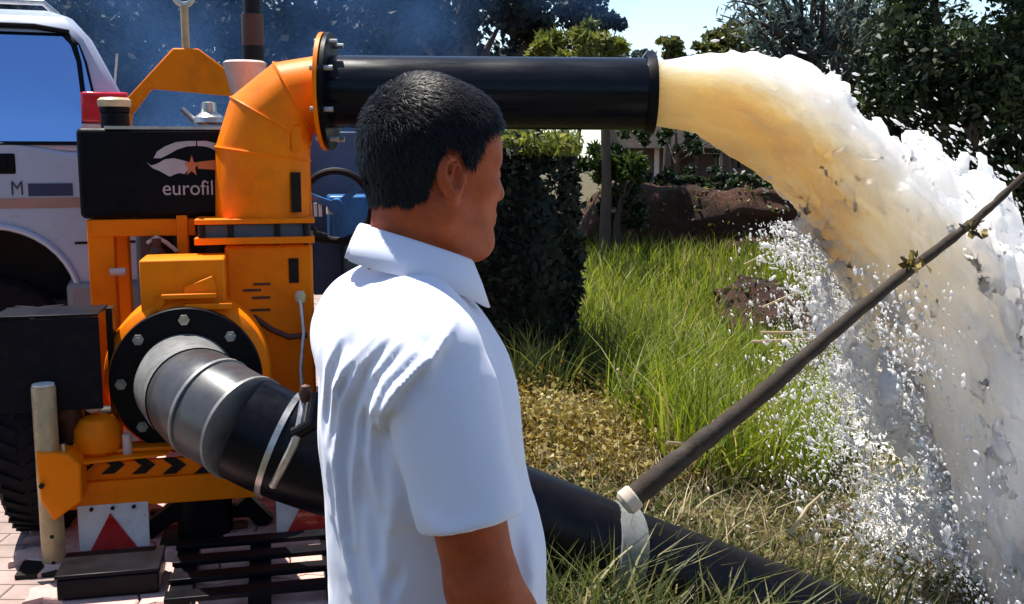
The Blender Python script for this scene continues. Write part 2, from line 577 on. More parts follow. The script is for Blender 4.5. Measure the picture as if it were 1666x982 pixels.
def paver_mesh(kind):
    L, H, A, g = 0.2, 0.1, 0.011, 0.0022
    def f(x): return A * (1 - 4 * abs((x / (L / 2)) % 1 - 0.5))
    xs = [0, 0.025, 0.05, 0.075, 0.1, 0.125, 0.15, 0.175, 0.2]
    low = [(x, f(x)) for x in xs]; top = [(x, H + f(x)) for x in reversed(xs)]
    poly = low + [(L + 0.008, f(0) + H * 0.5)] + top + [(0.008, f(0) + H * 0.5)]
    cx, cy = 0.1, 0.05
    def ins(d): return [(x + (cx - x) * d / 0.1, y + (cy - y) * d / 0.05 * 0.6) for x, y in poly]
    a = ins(g); bq = ins(g + 0.004)
    n = len(poly)
    h = 0.016
    vs_ = [(x, y, -0.01) for x, y in a] + [(x, y, h - 0.004) for x, y in a] + [(x, y, h) for x, y in bq]
    fs = [tuple(2 * n + i for i in range(n))]
    for i in range(n):
        j = (i + 1) % n
        fs.append((i, j, n + j, n + i)); fs.append((n + i, n + j, 2 * n + j, 2 * n + i))
    me = bpy.data.meshes.new('paver'); me.from_pydata(vs_, [], fs)
    me.materials.append(kind)
    return me


pv_mats = [paint('paver_pink_%d' % i, c, 0.9, var=0.16, scale=16, dirt=(0.2, 0.15, 0.13), dirt_amt=0.45, bmp=0.35) for i, c in enumerate([(0.60, 0.37, 0.33), (0.52, 0.33, 0.30), (0.63, 0.42, 0.37)])]
pv_mesh = [paver_mesh(k) for k in pv_mats]
cnt = 0
prm = Matrix.Rotation(R(13), 3, 'Z')
for jrow in range(-2, 30):
    for icol in range(-4, 14):
        q = prm @ Vector((-2.1 + icol * 0.2 + (jrow % 2) * 0.1, 0.1 * jrow, 0)) + Vector((0, 2.75, 0))
        px = 833 + q.x / max(q.y, 0.1) * F
        if px < -30 or px > 560 or q.y < 2.42 or q.y > 4.5 or q.x > -0.55 or cnt >= 295: continue
        o = bpy.data.objects.new('paver', pv_mesh[random.choice((0, 0, 1, 2))]); col.objects.link(o)
        o.parent = pavement; o.location = (q.x, q.y, random.uniform(0, 0.0025)); o.rotation_euler = (random.uniform(-.006, .006), random.uniform(-.006, .006), R(13))
        cnt += 1

# ------------------------------------------------------------------ earth embankment
def bank_material():
    m, nt, b = new_mat('red_earth')
    n1 = noise(nt, 1.6, 8, 0.7); n2 = noise(nt, 11, 8, 0.75)
    r1 = ramp(nt, n1.outputs['Fac'], [(0.3, (0.05, 0.022, 0.014)), (0.55, (0.13, 0.055, 0.035)), (0.72, (0.24, 0.11, 0.075))])
    nt.links.new(r1.outputs[0], b.inputs['Base Color']); b.inputs['Roughness'].default_value = 1.0
    bump(nt, b, n2.outputs['Fac'], 1.0, 0.25)
    return m


BANK = bank_material()
bx = np.arange(0.55, 9, 0.05); bt = np.linspace(0, 1, 60)
XX, TT = np.meshgrid(bx, bt, indexing='ij')
prof_y = np.interp(TT, [0, 0.35, 0.55, 1], [12.6, 13.1, 14.2, 17.0]); prof_z = np.interp(TT, [0, 0.35, 0.55, 1], [-0.25, 0.74, 0.80, -0.2])
edge = smooth((XX - 0.5) / 0.8)
nz = fbm(XX * 1.3, prof_y * 1.3, prof_z * 2 + 5, 4) - 0.5
ZZ = prof_z * edge - 0.2 * (1 - edge) + (nz * 0.30 + 0.16 * (fbm(XX * 5, prof_y * 5, prof_z * 5 + 5, 3) - 0.5)) * (TT > 0.02)
YY = prof_y + (fbm(XX * 0.9 + 7, prof_z * 2, TT * 3) - 0.5) * 0.7
nb = len(bt); i, j = np.meshgrid(np.arange(len(bx) - 1), np.arange(nb - 1), indexing='ij'); a = (i * nb + j).ravel()
bank = mesh_np('earth_bank', np.stack([XX.ravel(), YY.ravel(), ZZ.ravel()], 1), np.stack([a, a + nb, a + nb + 1, a + 1], 1), BANK)
tag(bank, kind='structure')

# unseen wooded hill behind the viewpoint, meant for the van window; dims the fill
hx = np.linspace(-60, 60, 90); hy = np.linspace(-75, -22, 26)
unseen_hills = grid_mesh('unseen_hills', hx, hy, lambda X, Y: -2 + (8 + 4 * (fbm(X * .06 + 9, Y * .06 + 9, 0 * X) - .5) * 2 + 1.6 * (fbm(X * .5 + 9, Y * .5 + 9, 0 * X) - .5) - .05 * (X - 5)) * smooth((-22 - Y) / 12), paint('unseen_wooded_hillside', (0.018, 0.03, 0.014), .95, var=.5, scale=.6, bmp=.5, spec=.05))
tag(unseen_hills, kind='structure')

# ------------------------------------------------------------------ vegetation generators
LEAF = {
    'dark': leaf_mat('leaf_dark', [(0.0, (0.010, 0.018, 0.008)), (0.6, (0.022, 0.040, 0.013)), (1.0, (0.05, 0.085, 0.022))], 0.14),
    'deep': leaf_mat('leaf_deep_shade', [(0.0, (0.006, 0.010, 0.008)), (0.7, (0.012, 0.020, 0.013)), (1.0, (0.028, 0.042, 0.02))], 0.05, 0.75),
    'mid': leaf_mat('leaf_mid', [(0.0, (0.022, 0.04, 0.010)), (0.6, (0.05, 0.085, 0.02)), (1.0, (0.10, 0.15, 0.035))], 0.4),
    'yellow': leaf_mat('leaf_yellow_green', [(0.0, (0.06, 0.08, 0.018)), (0.6, (0.14, 0.17, 0.035)), (1.0, (0.26, 0.27, 0.08))], 0.45),
    'olive': leaf_mat('leaf_olive', [(0.0, (0.06, 0.07, 0.02)), (0.6, (0.11, 0.12, 0.035)), (1.0, (0.17, 0.17, 0.05))], 0.4),
    'grey': leaf_mat('leaf_blue_grey', [(0.0, (0.03, 0.05, 0.05)), (0.6, (0.07, 0.10, 0.09)), (1.0, (0.13, 0.17, 0.15))], 0.4),
    'grass': leaf_mat('grass_blade', [(0.0, (0.07, 0.10, 0.012)), (0.45, (0.17, 0.235, 0.026)), (0.8, (0.28, 0.34, 0.06)), (1.0, (0.42, 0.36, 0.14))], 0.5),
    'dry': leaf_mat('dry_leaf', [(0.0, (0.06, 0.045, 0.010)), (0.35, (0.17, 0.125, 0.026)), (0.75, (0.34, 0.27, 0.075)), (1.0, (0.55, 0.48, 0.24))], 0.35, 0.6),
    'weed': leaf_mat('weed_leaf', [(0.0, (0.03, 0.045, 0.012)), (0.5, (0.10, 0.125, 0.03)), (0.8, (0.22, 0.22, 0.07)), (1.0, (0.45, 0.40, 0.24))], 0.4),
    'straw': leaf_mat('straw', [(0.0, (0.13, 0.085, 0.04)), (0.5, (0.32, 0.24, 0.12)), (1.0, (0.6, 0.5, 0.32))], 0.3, 0.6),
}
BARK = paint('bark', (0.075, 0.055, 0.042), 0.9, var=0.35, scale=9, dirt=(0.03, 0.025, 0.02), dirt_amt=0.6, bmp=0.6, stretch=(1, 1, 0.3))


def unit(n):
    v = rng.normal(size=(n, 3)); return v / np.linalg.norm(v, axis=1, keepdims=True)


def leaves(C, size, elong=1.8, droop=0.0, v=None, upright=0.0):
    """diamond leaves at centres C -> V, F, attr"""
    n = len(C)
    d = unit(n); d[:, 2] = d[:, 2] - droop + upright; d /= np.linalg.norm(d, axis=1, keepdims=True)
    s = np.cross(d, unit(n)); s /= np.linalg.norm(s, axis=1, keepdims=True) + 1e-9
    nrm = np.cross(d, s)
    L = (size * rng.uniform(0.6, 1.35, n))[:, None]; W = L / elong
    a = C - d * L * 0.5; bq = C + d * L * 0.5 - nrm * L * 0.12; c1 = C - d * L * 0.06 + s * W * 0.5 + nrm * W * 0.18; c2 = C - d * L * 0.06 - s * W * 0.5 + nrm * W * 0.18
    V = np.stack([a, c1, bq, c2], 1).reshape(-1, 3)
    i = np.arange(n)[:, None] * 4
    Fq = np.concatenate([i, i + 1, i + 2, i + 3], 1)
    if v is None: v = rng.random(n)
    return V, Fq, np.repeat(v, 4)


def crown_points(blobs, n, spread=0.28, ncl=40, shell=0.55):
    """blobs: list of (centre, radii); clumped leaf centres biased to the outside"""
    P_, vv = [], []
    vol = np.array([r[0] * r[1] * r[2] for c, r in blobs]) ** 0.7; vol /= vol.sum()
    for (c, r), w in zip(blobs, vol):
        k = max(6, int(ncl * w)); m = int(n * w)
        u = unit(k) * (rng.uniform(shell, 1.0, (k, 1)) ** 0.7)
        cc = np.array(c) + u * np.array(r)
        cv = rng.random(k)
        idx = rng.integers(0, k, m)
        sp = spread * min(r) * rng.uniform(0.5, 1.3, k)
        g = rng.normal(size=(m, 3)); g *= (np.abs(rng.normal(size=(m, 1))) ** 0.5) / (np.linalg.norm(g, axis=1, keepdims=True) + 1e-6)
        P_.append(cc[idx] + g * sp[idx][:, None] * np.array([1.15, 1.15, 0.75])); vv.append(np.clip(cv[idx] * 0.6 + rng.random(m) * 0.4, 0, 1))
    return np.concatenate(P_), np.concatenate(vv)


def tree(name, label, base, blobs, n, leafsize, mat, trunk_r=0.12, elong=1.8, droop=0.1, limbs=7, group=None, spread=0.3, ncl=60, lean=0.0, cat='tree', shell=0.55):
    base = Vector(base)
    root = empty(name, base); tag(root, label, cat, group)
    # trunk with limbs
    mb = MB()
    top = Vector(blobs[0][0]); h = top.z - base.z
    pts = [base + Vector((0, 0, -0.1)), base + Vector((random.uniform(-.05, .05) * h, 0, h * 0.35)), base + (top - base) * 0.7 + Vector((random.uniform(-.05, .05) * h, 0, 0)), top]
    mb.tube(pts, [trunk_r * 1.3, trunk_r, trunk_r * 0.75, trunk_r * 0.4], 10)
    for q in range(limbs):
        c, r = blobs[q % len(blobs)]
        e = Vector(c) + Vector(tuple(unit(1)[0] * np.array(r) * 0.85))
        s0 = base + (top - base) * random.uniform(0.35, 0.8)
        mid = (s0 + e) / 2 + Vector((0, 0, 0.12 * h * random.uniform(-.2, .6)))
        mb.tube([s0, mid, e], [trunk_r * 0.5, trunk_r * 0.3, trunk_r * 0.08], 7)
    mb.build('trunk', BARK, root, base)
    Pn, vv = crown_points(blobs, n, spread, ncl, shell)
    V, Fq, at = leaves(Pn, leafsize, elong, droop, vv)
    cr = mesh_np('crown', V, Fq, LEAF[mat], root, tuple(base), attr={'v': at})
    return root


def gz(x, y):
    return float(tz(np.array([x]), np.array([y]))[0])


# trees: (pixel centre of crown, depth, radii)
def blob(px, py, Y, rx, rz, ry=None):
    p = P(px, py, Y); s = Y / F
    return (tuple(p), (rx * s, (ry or rx) * s, rz * s))


def ptree(name, label, bl, n, ls, mat, **kw):
    p = bl[0][0]
    return tree(name, label, (p[0], p[1], gz(p[0], p[1])), bl, n, ls, mat, **kw)


# right-hand dark trees
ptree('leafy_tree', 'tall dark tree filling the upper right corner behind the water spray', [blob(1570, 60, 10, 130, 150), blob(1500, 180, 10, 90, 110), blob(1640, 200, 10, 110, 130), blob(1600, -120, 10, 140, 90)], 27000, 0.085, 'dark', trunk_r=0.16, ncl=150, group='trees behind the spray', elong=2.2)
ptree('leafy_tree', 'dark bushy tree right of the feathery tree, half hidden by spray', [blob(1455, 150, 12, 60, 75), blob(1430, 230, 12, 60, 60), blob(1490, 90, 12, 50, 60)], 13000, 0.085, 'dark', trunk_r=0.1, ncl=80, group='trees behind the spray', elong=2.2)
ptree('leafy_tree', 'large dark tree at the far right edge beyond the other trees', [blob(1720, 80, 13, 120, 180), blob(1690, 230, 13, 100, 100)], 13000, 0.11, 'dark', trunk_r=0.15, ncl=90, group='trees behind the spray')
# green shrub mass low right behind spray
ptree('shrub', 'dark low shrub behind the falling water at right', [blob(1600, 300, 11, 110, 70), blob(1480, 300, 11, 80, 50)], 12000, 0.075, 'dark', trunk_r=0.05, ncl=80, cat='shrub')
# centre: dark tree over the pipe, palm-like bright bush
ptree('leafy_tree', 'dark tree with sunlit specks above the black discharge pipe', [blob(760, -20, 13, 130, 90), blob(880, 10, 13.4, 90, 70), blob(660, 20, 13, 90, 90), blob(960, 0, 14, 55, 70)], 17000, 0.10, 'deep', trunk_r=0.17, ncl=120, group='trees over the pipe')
ptree('leafy_bush', 'bright yellow green bush just above the black pipe end', [blob(935, 75, 11, 62, 34), blob(900, 90, 11, 34, 26), blob(985, 84, 11, 38, 28)], 4200, 0.15, 'yellow', trunk_r=0.06, elong=3.6, droop=-0.15, ncl=40, cat='bush')
# skyline
ptree('leafy_tree', 'small rounded green tree on the skyline just right of the pipe end', [blob(1088, 82, 30, 20, 26), blob(1100, 96, 30, 20, 14)], 1500, 0.2, 'olive', trunk_r=0.1, ncl=24, group='small skyline trees')
ptree('leafy_tree', 'olive green round tree on the skyline above the start of the jet', [blob(1190, 75, 26, 46, 34), blob(1150, 92, 26, 34, 20), blob(1225, 92, 26, 32, 22)], 4000, 0.2, 'olive', trunk_r=0.14, ncl=50, group='small skyline trees')
for k, (px, py, rx, rz) in enumerate([(1035, 98, 34, 14), (1120, 100, 24, 10), (985, 95, 36, 16)]):
    ptree('leafy_tree', ['distant blue grey tree low on the skyline in the sky gap', 'tiny distant tree between the two small skyline trees', 'distant tree behind the bright bush'][k],
          [blob(px, py, 45, rx, rz)], 900, 0.35, 'grey', trunk_r=0.12, ncl=16, group='distant treeline')
# feathery tree
def feather_tree(label, base_px, Y, tops, nb=46):
    b0 = P(base_px[0], base_px[1], Y); base = Vector((b0.x, b0.y, gz(b0.x, b0.y)))
    root = empty('feathery_tree', base); tag(root, label, 'tree', 'feathery trees')
    mb = MB(); C = []
    for k in range(nb):
        tp = random.choice(tops)
        e = P(tp[0] + random.uniform(-60, 60), tp[1] + random.uniform(-50, 45), Y + random.uniform(-1, 1))
        s0 = Vector((b0.x + random.uniform(-.35, .35), b0.y, 0)) ; s0.z = b0.z - random.uniform(-.2, 1.0)
        s0 = base + (s0 - base) * 0.9
        mid = s0 + (e - s0) * 0.55 + Vector((0, 0, 0.35 + random.uniform(0, .5)))
        pts = []
        for t in np.linspace(0, 1, 9):
            pts.append(s0 * ((1 - t) ** 2) + mid * (2 * t * (1 - t)) + e * (t * t))
        r0 = random.uniform(0.035, 0.075)
        mb.tube(pts, [r0 * (1 - 0.8 * t) for t in np.linspace(0, 1, 9)], 6)
        for t in np.linspace(0.45, 1, 26):
            p = s0 * ((1 - t) ** 2) + mid * (2 * t * (1 - t)) + e * (t * t)
            C.append((p.x + random.gauss(0, .12), p.y + random.gauss(0, .12), p.z + random.gauss(-.05, .1)))
    mb.tube([base + Vector((0, 0, -.1)), Vector((b0.x, b0.y, b0.z * 0.5 + base.z * 0.5)), b0], [0.22, 0.17, 0.12], 10)
    mb.build('trunk', BARK, root, base)
    V, Fq, at = leaves(np.array(C), 0.26, 5.0, 0.5)
    mesh_np('crown', V, Fq, LEAF['grey'], root, tuple(base), attr={'v': at})


feather_tree('feathery grey green tree with fine drooping branches above the jet', (1330, 130), 18, [(1230, 10), (1300, -20), (1380, 10), (1260, 60), (1200, 20)], 60)
feather_tree('second feathery tree with many thin upright stems beside the dark trees', (1400, 130), 19, [(1400, 0), (1440, 20), (1370, 50), (1480, -10), (1520, 10)], 60)
# left background wall of trees
for k, (px, py, Y, rx, rz, lab) in enumerate([
        (60, 60, 15, 190, 190, 'dark tree behind the vehicle roof at far left'),
        (250, 40, 14, 150, 170, 'dark tree behind the orange lifting bracket'),
        (420, 50, 15, 150, 170, 'dark tree behind the exhaust stack'),
        (570, 60, 16, 150, 160, 'dark tree in the smoke left of the man\'s head'),
        (700, 110, 17, 150, 120, 'dark tree behind the man and the black pipe')]):
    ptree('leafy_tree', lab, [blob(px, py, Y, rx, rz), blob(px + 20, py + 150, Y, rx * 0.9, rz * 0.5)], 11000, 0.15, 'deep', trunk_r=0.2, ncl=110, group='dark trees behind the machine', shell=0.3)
# low hedge line behind, closes the view under the pipe
ptree('hedge_shrub', 'dark leafy shrub far behind between pump and man', [blob(560, 250, 13, 170, 60), blob(760, 260, 13, 130, 50)], 6500, 0.13, 'deep', trunk_r=0.05, ncl=70, cat='shrub')
# plants under the pipe
ptree('garden_plant', 'thin leafy plants under the pipe end beside a slender trunk', [blob(1010, 250, 12.2, 34, 38), blob(975, 265, 12.2, 30, 30), blob(1035, 275, 12.2, 22, 24)], 1500, 0.17, 'mid', trunk_r=0.04, elong=3.5, ncl=22, cat='plant')
ptree('garden_plant', 'leafy plant to the left of the hut under the pipe', [blob(1100, 215, 24, 90, 20), blob(1180, 235, 24, 80, 18)], 2200, 0.2, 'dark', trunk_r=0.05, ncl=30, cat='plant')
mb = MB(); b0 = P(984, 310, 12); mb.tube([(b0.x, 12, gz(b0.x, 12) - .1), (b0.x + .02, 12, 0.8), tuple(P(984, 160, 12))], [0.075, 0.06, 0.05], 10)
tag(mb.build('tree_trunk', BARK, None, (b0.x, 12, 0)), 'slender pale trunk standing under the black pipe end', 'tree trunk')
# ------------------------------------------------------------------ clipped hedge (behind the man)
hb = Vector((-0.02, 6.1, 0.0))
root = empty('clipped_hedge', hb); tag(root, 'tall dark green clipped hedge column behind the man\'s face', 'hedge')
hc, hr = (-0.02, 6.1, 0.62), (0.40, 0.42, 0.66)
n = 11000
u = unit(n); k = np.power(np.sum(np.abs(u) ** 4.5, axis=1), -1 / 4.5)[:, None]
lump = 0.82 + 0.34 * fbm(u[:, 0] * 3 + 9, u[:, 1] * 3 + 9, u[:, 2] * 3 + 9)[:, None]
Cc = np.array(hc) + u * k * lump * np.array(hr) * rng.uniform(0.82, 1.02, (n, 1))
V, Fq, at = leaves(Cc, 0.055, 2.0, 0.1)
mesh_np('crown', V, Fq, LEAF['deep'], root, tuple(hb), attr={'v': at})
n = 2600
Ct = np.stack([rng.uniform(-.38, .40, n) - 0.02, rng.uniform(-.42, .35, n) + 6.1, 1.20 + np.abs(rng.normal(0, .06, n))], 1)
V, Fq, at = leaves(Ct, 0.06, 2.4, -0.3)
mesh_np('lit_top_leaves', V, Fq, LEAF['yellow'], root, tuple(hb), attr={'v': at})  # yellow leaves put the sunlit hedge top into the colour
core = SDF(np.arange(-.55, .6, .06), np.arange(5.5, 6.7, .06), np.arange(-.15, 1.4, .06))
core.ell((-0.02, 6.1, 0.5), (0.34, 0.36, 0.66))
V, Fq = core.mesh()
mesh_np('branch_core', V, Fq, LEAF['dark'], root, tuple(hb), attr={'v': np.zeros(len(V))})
mb = MB()
for q in range(6): mb.tube([(-0.02 + random.uniform(-.25, .25), 6.1 + random.uniform(-.2, .2), -0.12), (-0.02 + random.uniform(-.3, .3), 6.1, 0.6)], [0.03, 0.015], 7)
mb.build('stem', BARK, root, hb)

# ------------------------------------------------------------------ hut and yard things behind
def hut():
    Y = 38.0
    p0 = P(1030, 300, Y); p1 = P(1235, 300, Y); g = gz(p0.x, Y) 
    root = empty('hut', (p0.x, Y, g)); tag(root, 'low hut with dark thatched roof and pink walls beyond the red earth bank', 'hut')
    o = (p0.x, Y, g)
    x0, x1 = p0.x, p1.x; zt = 1.75
    wall = paint('pink_plaster', (0.17, 0.10, 0.10), 0.9, var=0.15, scale=2, dirt=(0.2, 0.1, 0.08), dirt_amt=0.6)
    thatch = paint('dark_thatch', (0.03, 0.026, 0.024), 0.95, var=0.4, scale=4, bmp=0.8, spec=0.03)
    MB().box((x0, Y + 1.2, g - .3), (x1, Y + 4, zt)).build('wall', wall, root, o)
    mb = MB(); mb.prism([(-1.2, 0), (2.4, 0.95), (6.2, 0)], (x0 - .6, Y - 0.2, zt - 0.35), (0, 1, 0), (0, 0, 1), (x1 - x0 + 1.2, 0, 0)); mb.build('roof', thatch, root, o)
    for k in range(7):
        xx = x0 + (x1 - x0) * (k + .1) / 6.6
        mt = M['pale'] if k == 1 else BARK
        MB().cyl((xx, Y - .6, g - .3), (xx, Y - .6, zt - .2), 0.09, n=10).build('post', mt, root, o)
    xx = x0 + (x1 - x0) * 0.35
    MB().box((xx, Y + 1.1, g), (xx + .9, Y + 1.19, 1.5)).build('door', M['rust'], root, o)
    xx = x0 + (x1 - x0) * 0.7
    MB().box((xx, Y + 1.1, g + .7), (xx + .9, Y + 1.19, 1.4)).build('window', M['dark'], root, o)


hut()
mb = MB(); a = P(985, 345, 12.4); mb.box((a.x, 12.38, a.z), (a.x + .14, 12.42, a.z + .06)); bo_ = empty('marker_board', a); mb.build('board', M['white'], bo_, a); MB().cyl((a.x + .07, 12.4, gz(a.x, 12.4) - .1), (a.x + .07, 12.4, a.z), 0.012, n=8).build('stake', M['dark'], bo_, a)
tag(bo_, 'small white marker board in front of the shaded earth bank', 'sign')

for k, (px, py, Y, rx, rz, lab) in enumerate([(1075, 292, 13.6, 40, 16, 'small dark shrub on the crest of the earth bank left of the hut posts'), (1150, 288, 13.8, 46, 18, 'dark shrub on the crest of the earth bank before the hut'),
        (1225, 300, 13.4, 34, 22, 'dark shrub at the right end of the earth bank by the spray'), (1010, 330, 12.3, 34, 40, 'dark leafy shrub in front of the earth bank below the pipe end')]):
    ptree('shrub', lab, [blob(px, py, Y, rx, rz), blob(px + 14, py + 8, Y, rx * .7, rz * .8)], 1500, 0.075, 'dark', trunk_r=0.025, ncl=22, cat='shrub', group='shrubs on the earth bank', spread=.4, limbs=4)

# ------------------------------------------------------------------ pump trailer
YAW = R(13)
_o = P(100, 780, 3.0)
TO = Vector((_o.x, _o.y, 0))
TU = Vector((math.cos(YAW), math.sin(YAW), 0)); TW = Vector((-math.sin(YAW), math.cos(YAW), 0))
trailer = empty('pump_trailer', TO, YAW)
tag(trailer, 'orange pump trailer with black fuel tank, tall riser elbow and chevron rear beam', 'pump trailer')


def ac(px, py, b):
    d = ray(px, py)
    t = (b - (CAM - TO).dot(TW)) / d.dot(TW)
    p = CAM + d * t - TO
    return p.dot(TU), p.z


def L3(px, py, b):
    a, c = ac(px, py, b); return Vector((a, b, c))


def scale_at(px, py, b):   # metres per pixel there
    d = ray(px, py); t = (b - (CAM - TO).dot(TW)) / d.dot(TW); return t / F


def lbox(x0, y0, x1, y1, b, depth, mb=None):
    ym = (y0 + y1) / 2
    a0 = ac(x0, ym, b)[0]; a1 = ac(x1, ym, b)[0]; xm = (x0 + x1) / 2
    c1 = ac(xm, y0, b)[1]; c0 = ac(xm, y1, b)[1]
    mb = mb or MB()
    mb.box((a0, b, c0), (a1, b + depth, c1)); return mb


T = trailer
OR = M['orange']
# rear crossbeam: lower web, top ledge, chevrons
beam = lbox(98, 772, 560, 815, 0.0, 0.07).build('crossbeam', OR, T, bevel=0.004)
lbox(135, 742, 545, 771, 0.018, 0.02).build('beam_web', OR, T, bevel=0.002)
led = MB(); a0, c0 = ac(112, 742, 0); a1, _ = ac(555, 742, 0)
led.box((a0, -0.004, c0 + .001), (a1, 0.085, c0 + 0.013)); led.build('beam_ledge', OR, T, bevel=0.003)
for k in range(9):
    x = 128 + 50 * k
    s = scale_at(x, 757, 0.01); o_ = L3(x, 757, 0.0165)
    w = 27 * s; h = 27 * s; t_ = 20 * s
    MB().prism([(-w / 2, h / 2), (w / 2 - t_ * .3, h / 2), (w / 2 + t_ * .5, 0), (w / 2 - t_ * .3, -h / 2), (-w / 2, -h / 2), (-w / 2 + t_ * .8, 0)], o_, (1, 0, 0), (0, 0, 1), (0, -0.003, 0)).build('chevron', M['dark'], T)
# bracket plate with lit top
MB().prism([ac(104, 757, 0.02), ac(110, 735, 0.02), ac(132, 705, 0.02), ac(160, 708, 0.02), ac(150, 735, 0.02), ac(148, 752, 0.02)], (0, -0.012, 0), (1, 0, 0), (0, 0, 1), (0, 0.10, 0)).build('gusset', OR, T, bevel=0.003)
a0, c0 = ac(110, 752, -0.05); a1, c1 = ac(272, 738, -0.05)
mb = MB(); mb.add([(a0, -0.075, c0 - .006), (a1, -0.03, c0 - .004), (a1, 0.06, c0 - .004), (a0, 0.06, c0 - .006), (a0, -0.075, c0 + .002), (a1, -0.03, c0 + .004), (a1, 0.06, c0 + .004), (a0, 0.06, c0 + .002)],
                  [(3, 2, 1, 0), (4, 5, 6, 7), (0, 1, 5, 4), (1, 2, 6, 5), (2, 3, 7, 6), (3, 0, 4, 7)]); mb.build('step_plate', OR, T, bevel=0.002)
# stabiliser post at the left corner, passing through an orange sleeve
pa, pc = ac(80, 780, -0.06); top = ac(64, 626, -0.06)[1]
MB().lathe((pa, -0.06, 0.012), (0, 0, 1), [(0.033, 0), (0.033, top - 0.012 - 0.006), (0.029, top - 0.012), (0.0, top - 0.012)], 28).build('jack_post', M['galv'], T)
MB().lathe((pa, -0.06, top - .004), (0, 0, 1), [(0.030, 0), (0.030, 0.007), (0, 0.007)], 24).build('post_cap', M['white'], T)
MB().box((pa - .09, -0.15, 0.001), (pa + .09, 0.03, 0.014)).build('foot_plate', M['dark'], T, bevel=0.002)
s = scale_at(80, 780, -.06)
for dz in (0.10, 0.19, 0.02): MB().cyl((pa + .004, -0.0935, dz), (pa + .004, -0.0915, dz), 0.006, n=10).build('pin_hole', M['dark'], T)
MB().prism([ac(58, 735, -.1), ac(112, 738, -.1), ac(132, 756, -.1), ac(134, 815, -.1), ac(112, 830, -.1), ac(88, 848, -.1), ac(66, 812, -.1)], (0, -.105, 0), (1, 0, 0), (0, 0, 1), (0, 0.10, 0)).build('post_sleeve', OR, T, bevel=0.006)
for (x, y) in ((62, 742), (104, 738)):
    q = L3(x, y, -.08); MB().cyl(q, q + Vector((0, 0, 0.03)), 0.006, n=10).build('set_screw', M['steel'], T)
q = L3(68, 790, -.107); MB().cyl(q, q + Vector((0, -0.008, 0)), 0.008, n=6).build('bolt', M['dark'], T)
# rusty crank gearbox behind post
q = L3(112, 640, 0.05); MB().lathe(q + Vector((0, 0, -.17)), (0, 0, 1), [(0.034, 0), (0.034, 0.09), (0.04, 0.1), (0.04, 0.17), (0.03, 0.2), (0, 0.2)], 20).build('crank_housing', M['rust'], T)
for k in range(4):
    q = L3(84 + 11 * k, 612 - (k % 2) * 2, 0.0); MB().torus(q, (1, 0, 0.25), 0.018, 0.005, 18, 8).build('spring_coil', M['steel'], T)
q = L3(66, 610, 0.0); MB().tube([q + Vector((0.1, 0, 0)), q, q + Vector((-.05, -.01, -.012))], 0.005, 8).build('crank_handle', M['steel'], T)
# dome bearing and knob
q = L3(160, 705, 0.03); s = scale_at(160, 700, 0.03)
MB().lathe(q + Vector((0, 0, -.06)), (0, 0, 1), [(0.05, 0), (0.066, 0.015), (0.072, 0.045), (0.068, 0.08), (0.05, 0.108), (0.02, 0.12), (0, 0.12)], 28).build('bearing_dome', OR, T)
q = L3(152, 660, 0.03); MB().lathe(q + Vector((0, 0, -.02)), (0, 0, 1), [(0.012, 0), (0.022, .008), (0.024, .024), (0.012, .036), (0, .036)], 18).build('grease_cap', M['pale'], T)
q = L3(207, 722, 0.0); MB().cyl(q + Vector((0, 0, -.03)), q + Vector((0, 0, .03)), 0.014, n=14).build('drain_plug', M['pale'], T)
# reflector plates
for x, y, sgn in ((186, 868, 1), (505, 838, -1)):
    q = L3(x, y, -0.004); s = scale_at(x, y, 0)
    w = 108 * s; h = 100 * s
    pl = MB().prism([(-w / 2, -h / 2), (w / 2, -h / 2), (w / 2, h / 2), (-w / 2, h / 2)], q, (1, 0, 0), (0, 0, 1), (0, 0.006, 0)).build('reflector_plate', M['white'], T, bevel=0.001)
    MB().prism([(-w * .46, -h * .48), (w * .46, -h * .48), (-w * .04, h * .36)], q + Vector((0, -0.0005, 0)), (1, 0, 0), (0, 0, 1), (0, -0.005, 0)).build('red_triangle', M['red'], pl, bevel=0.001)
    for dx in (-.3, 0, .3):
        qq = q + Vector((dx * w, 0, h * .44)); MB().cyl(qq, qq + Vector((0, -0.008, 0)), 0.006, n=6).build('bolt', M['dark'], pl)
    for dx in (-.3, .3):
        MB().box((q.x + dx * w - .012, .003, q.z + h * .3), (q.x + dx * w + .012, .015, q.z + h * .5 + .06)).build('plate_hanger', M['dark'], T)
# chassis rails
for aa in (0.06, 0.74): MB().box((aa - .035, 0.0705, 0.20), (aa + .035, 2.3, 0.32)).build('chassis_rail', OR, T, bevel=0.005)
MB().box((0.096, 0.9, 0.21), (0.704, 1.0, 0.31)).build('cross_member', OR, T, bevel=0.005)
MB().box((0.096, 2.1, 0.21), (0.704, 2.2, 0.31)).build('cross_member', OR, T, bevel=0.005)
MB().bar((0.09, 2.3, .26), (.4, 3.0, .3), .07, .09).bar((0.71, 2.3, .26), (.4, 3.0, .3), .07, .09).build('drawbar', OR, T, bevel=0.004)
MB().torus((.4, 3.08, .3), (0, 0, 1), .05, .018).build('tow_eye', M['dark'], T)
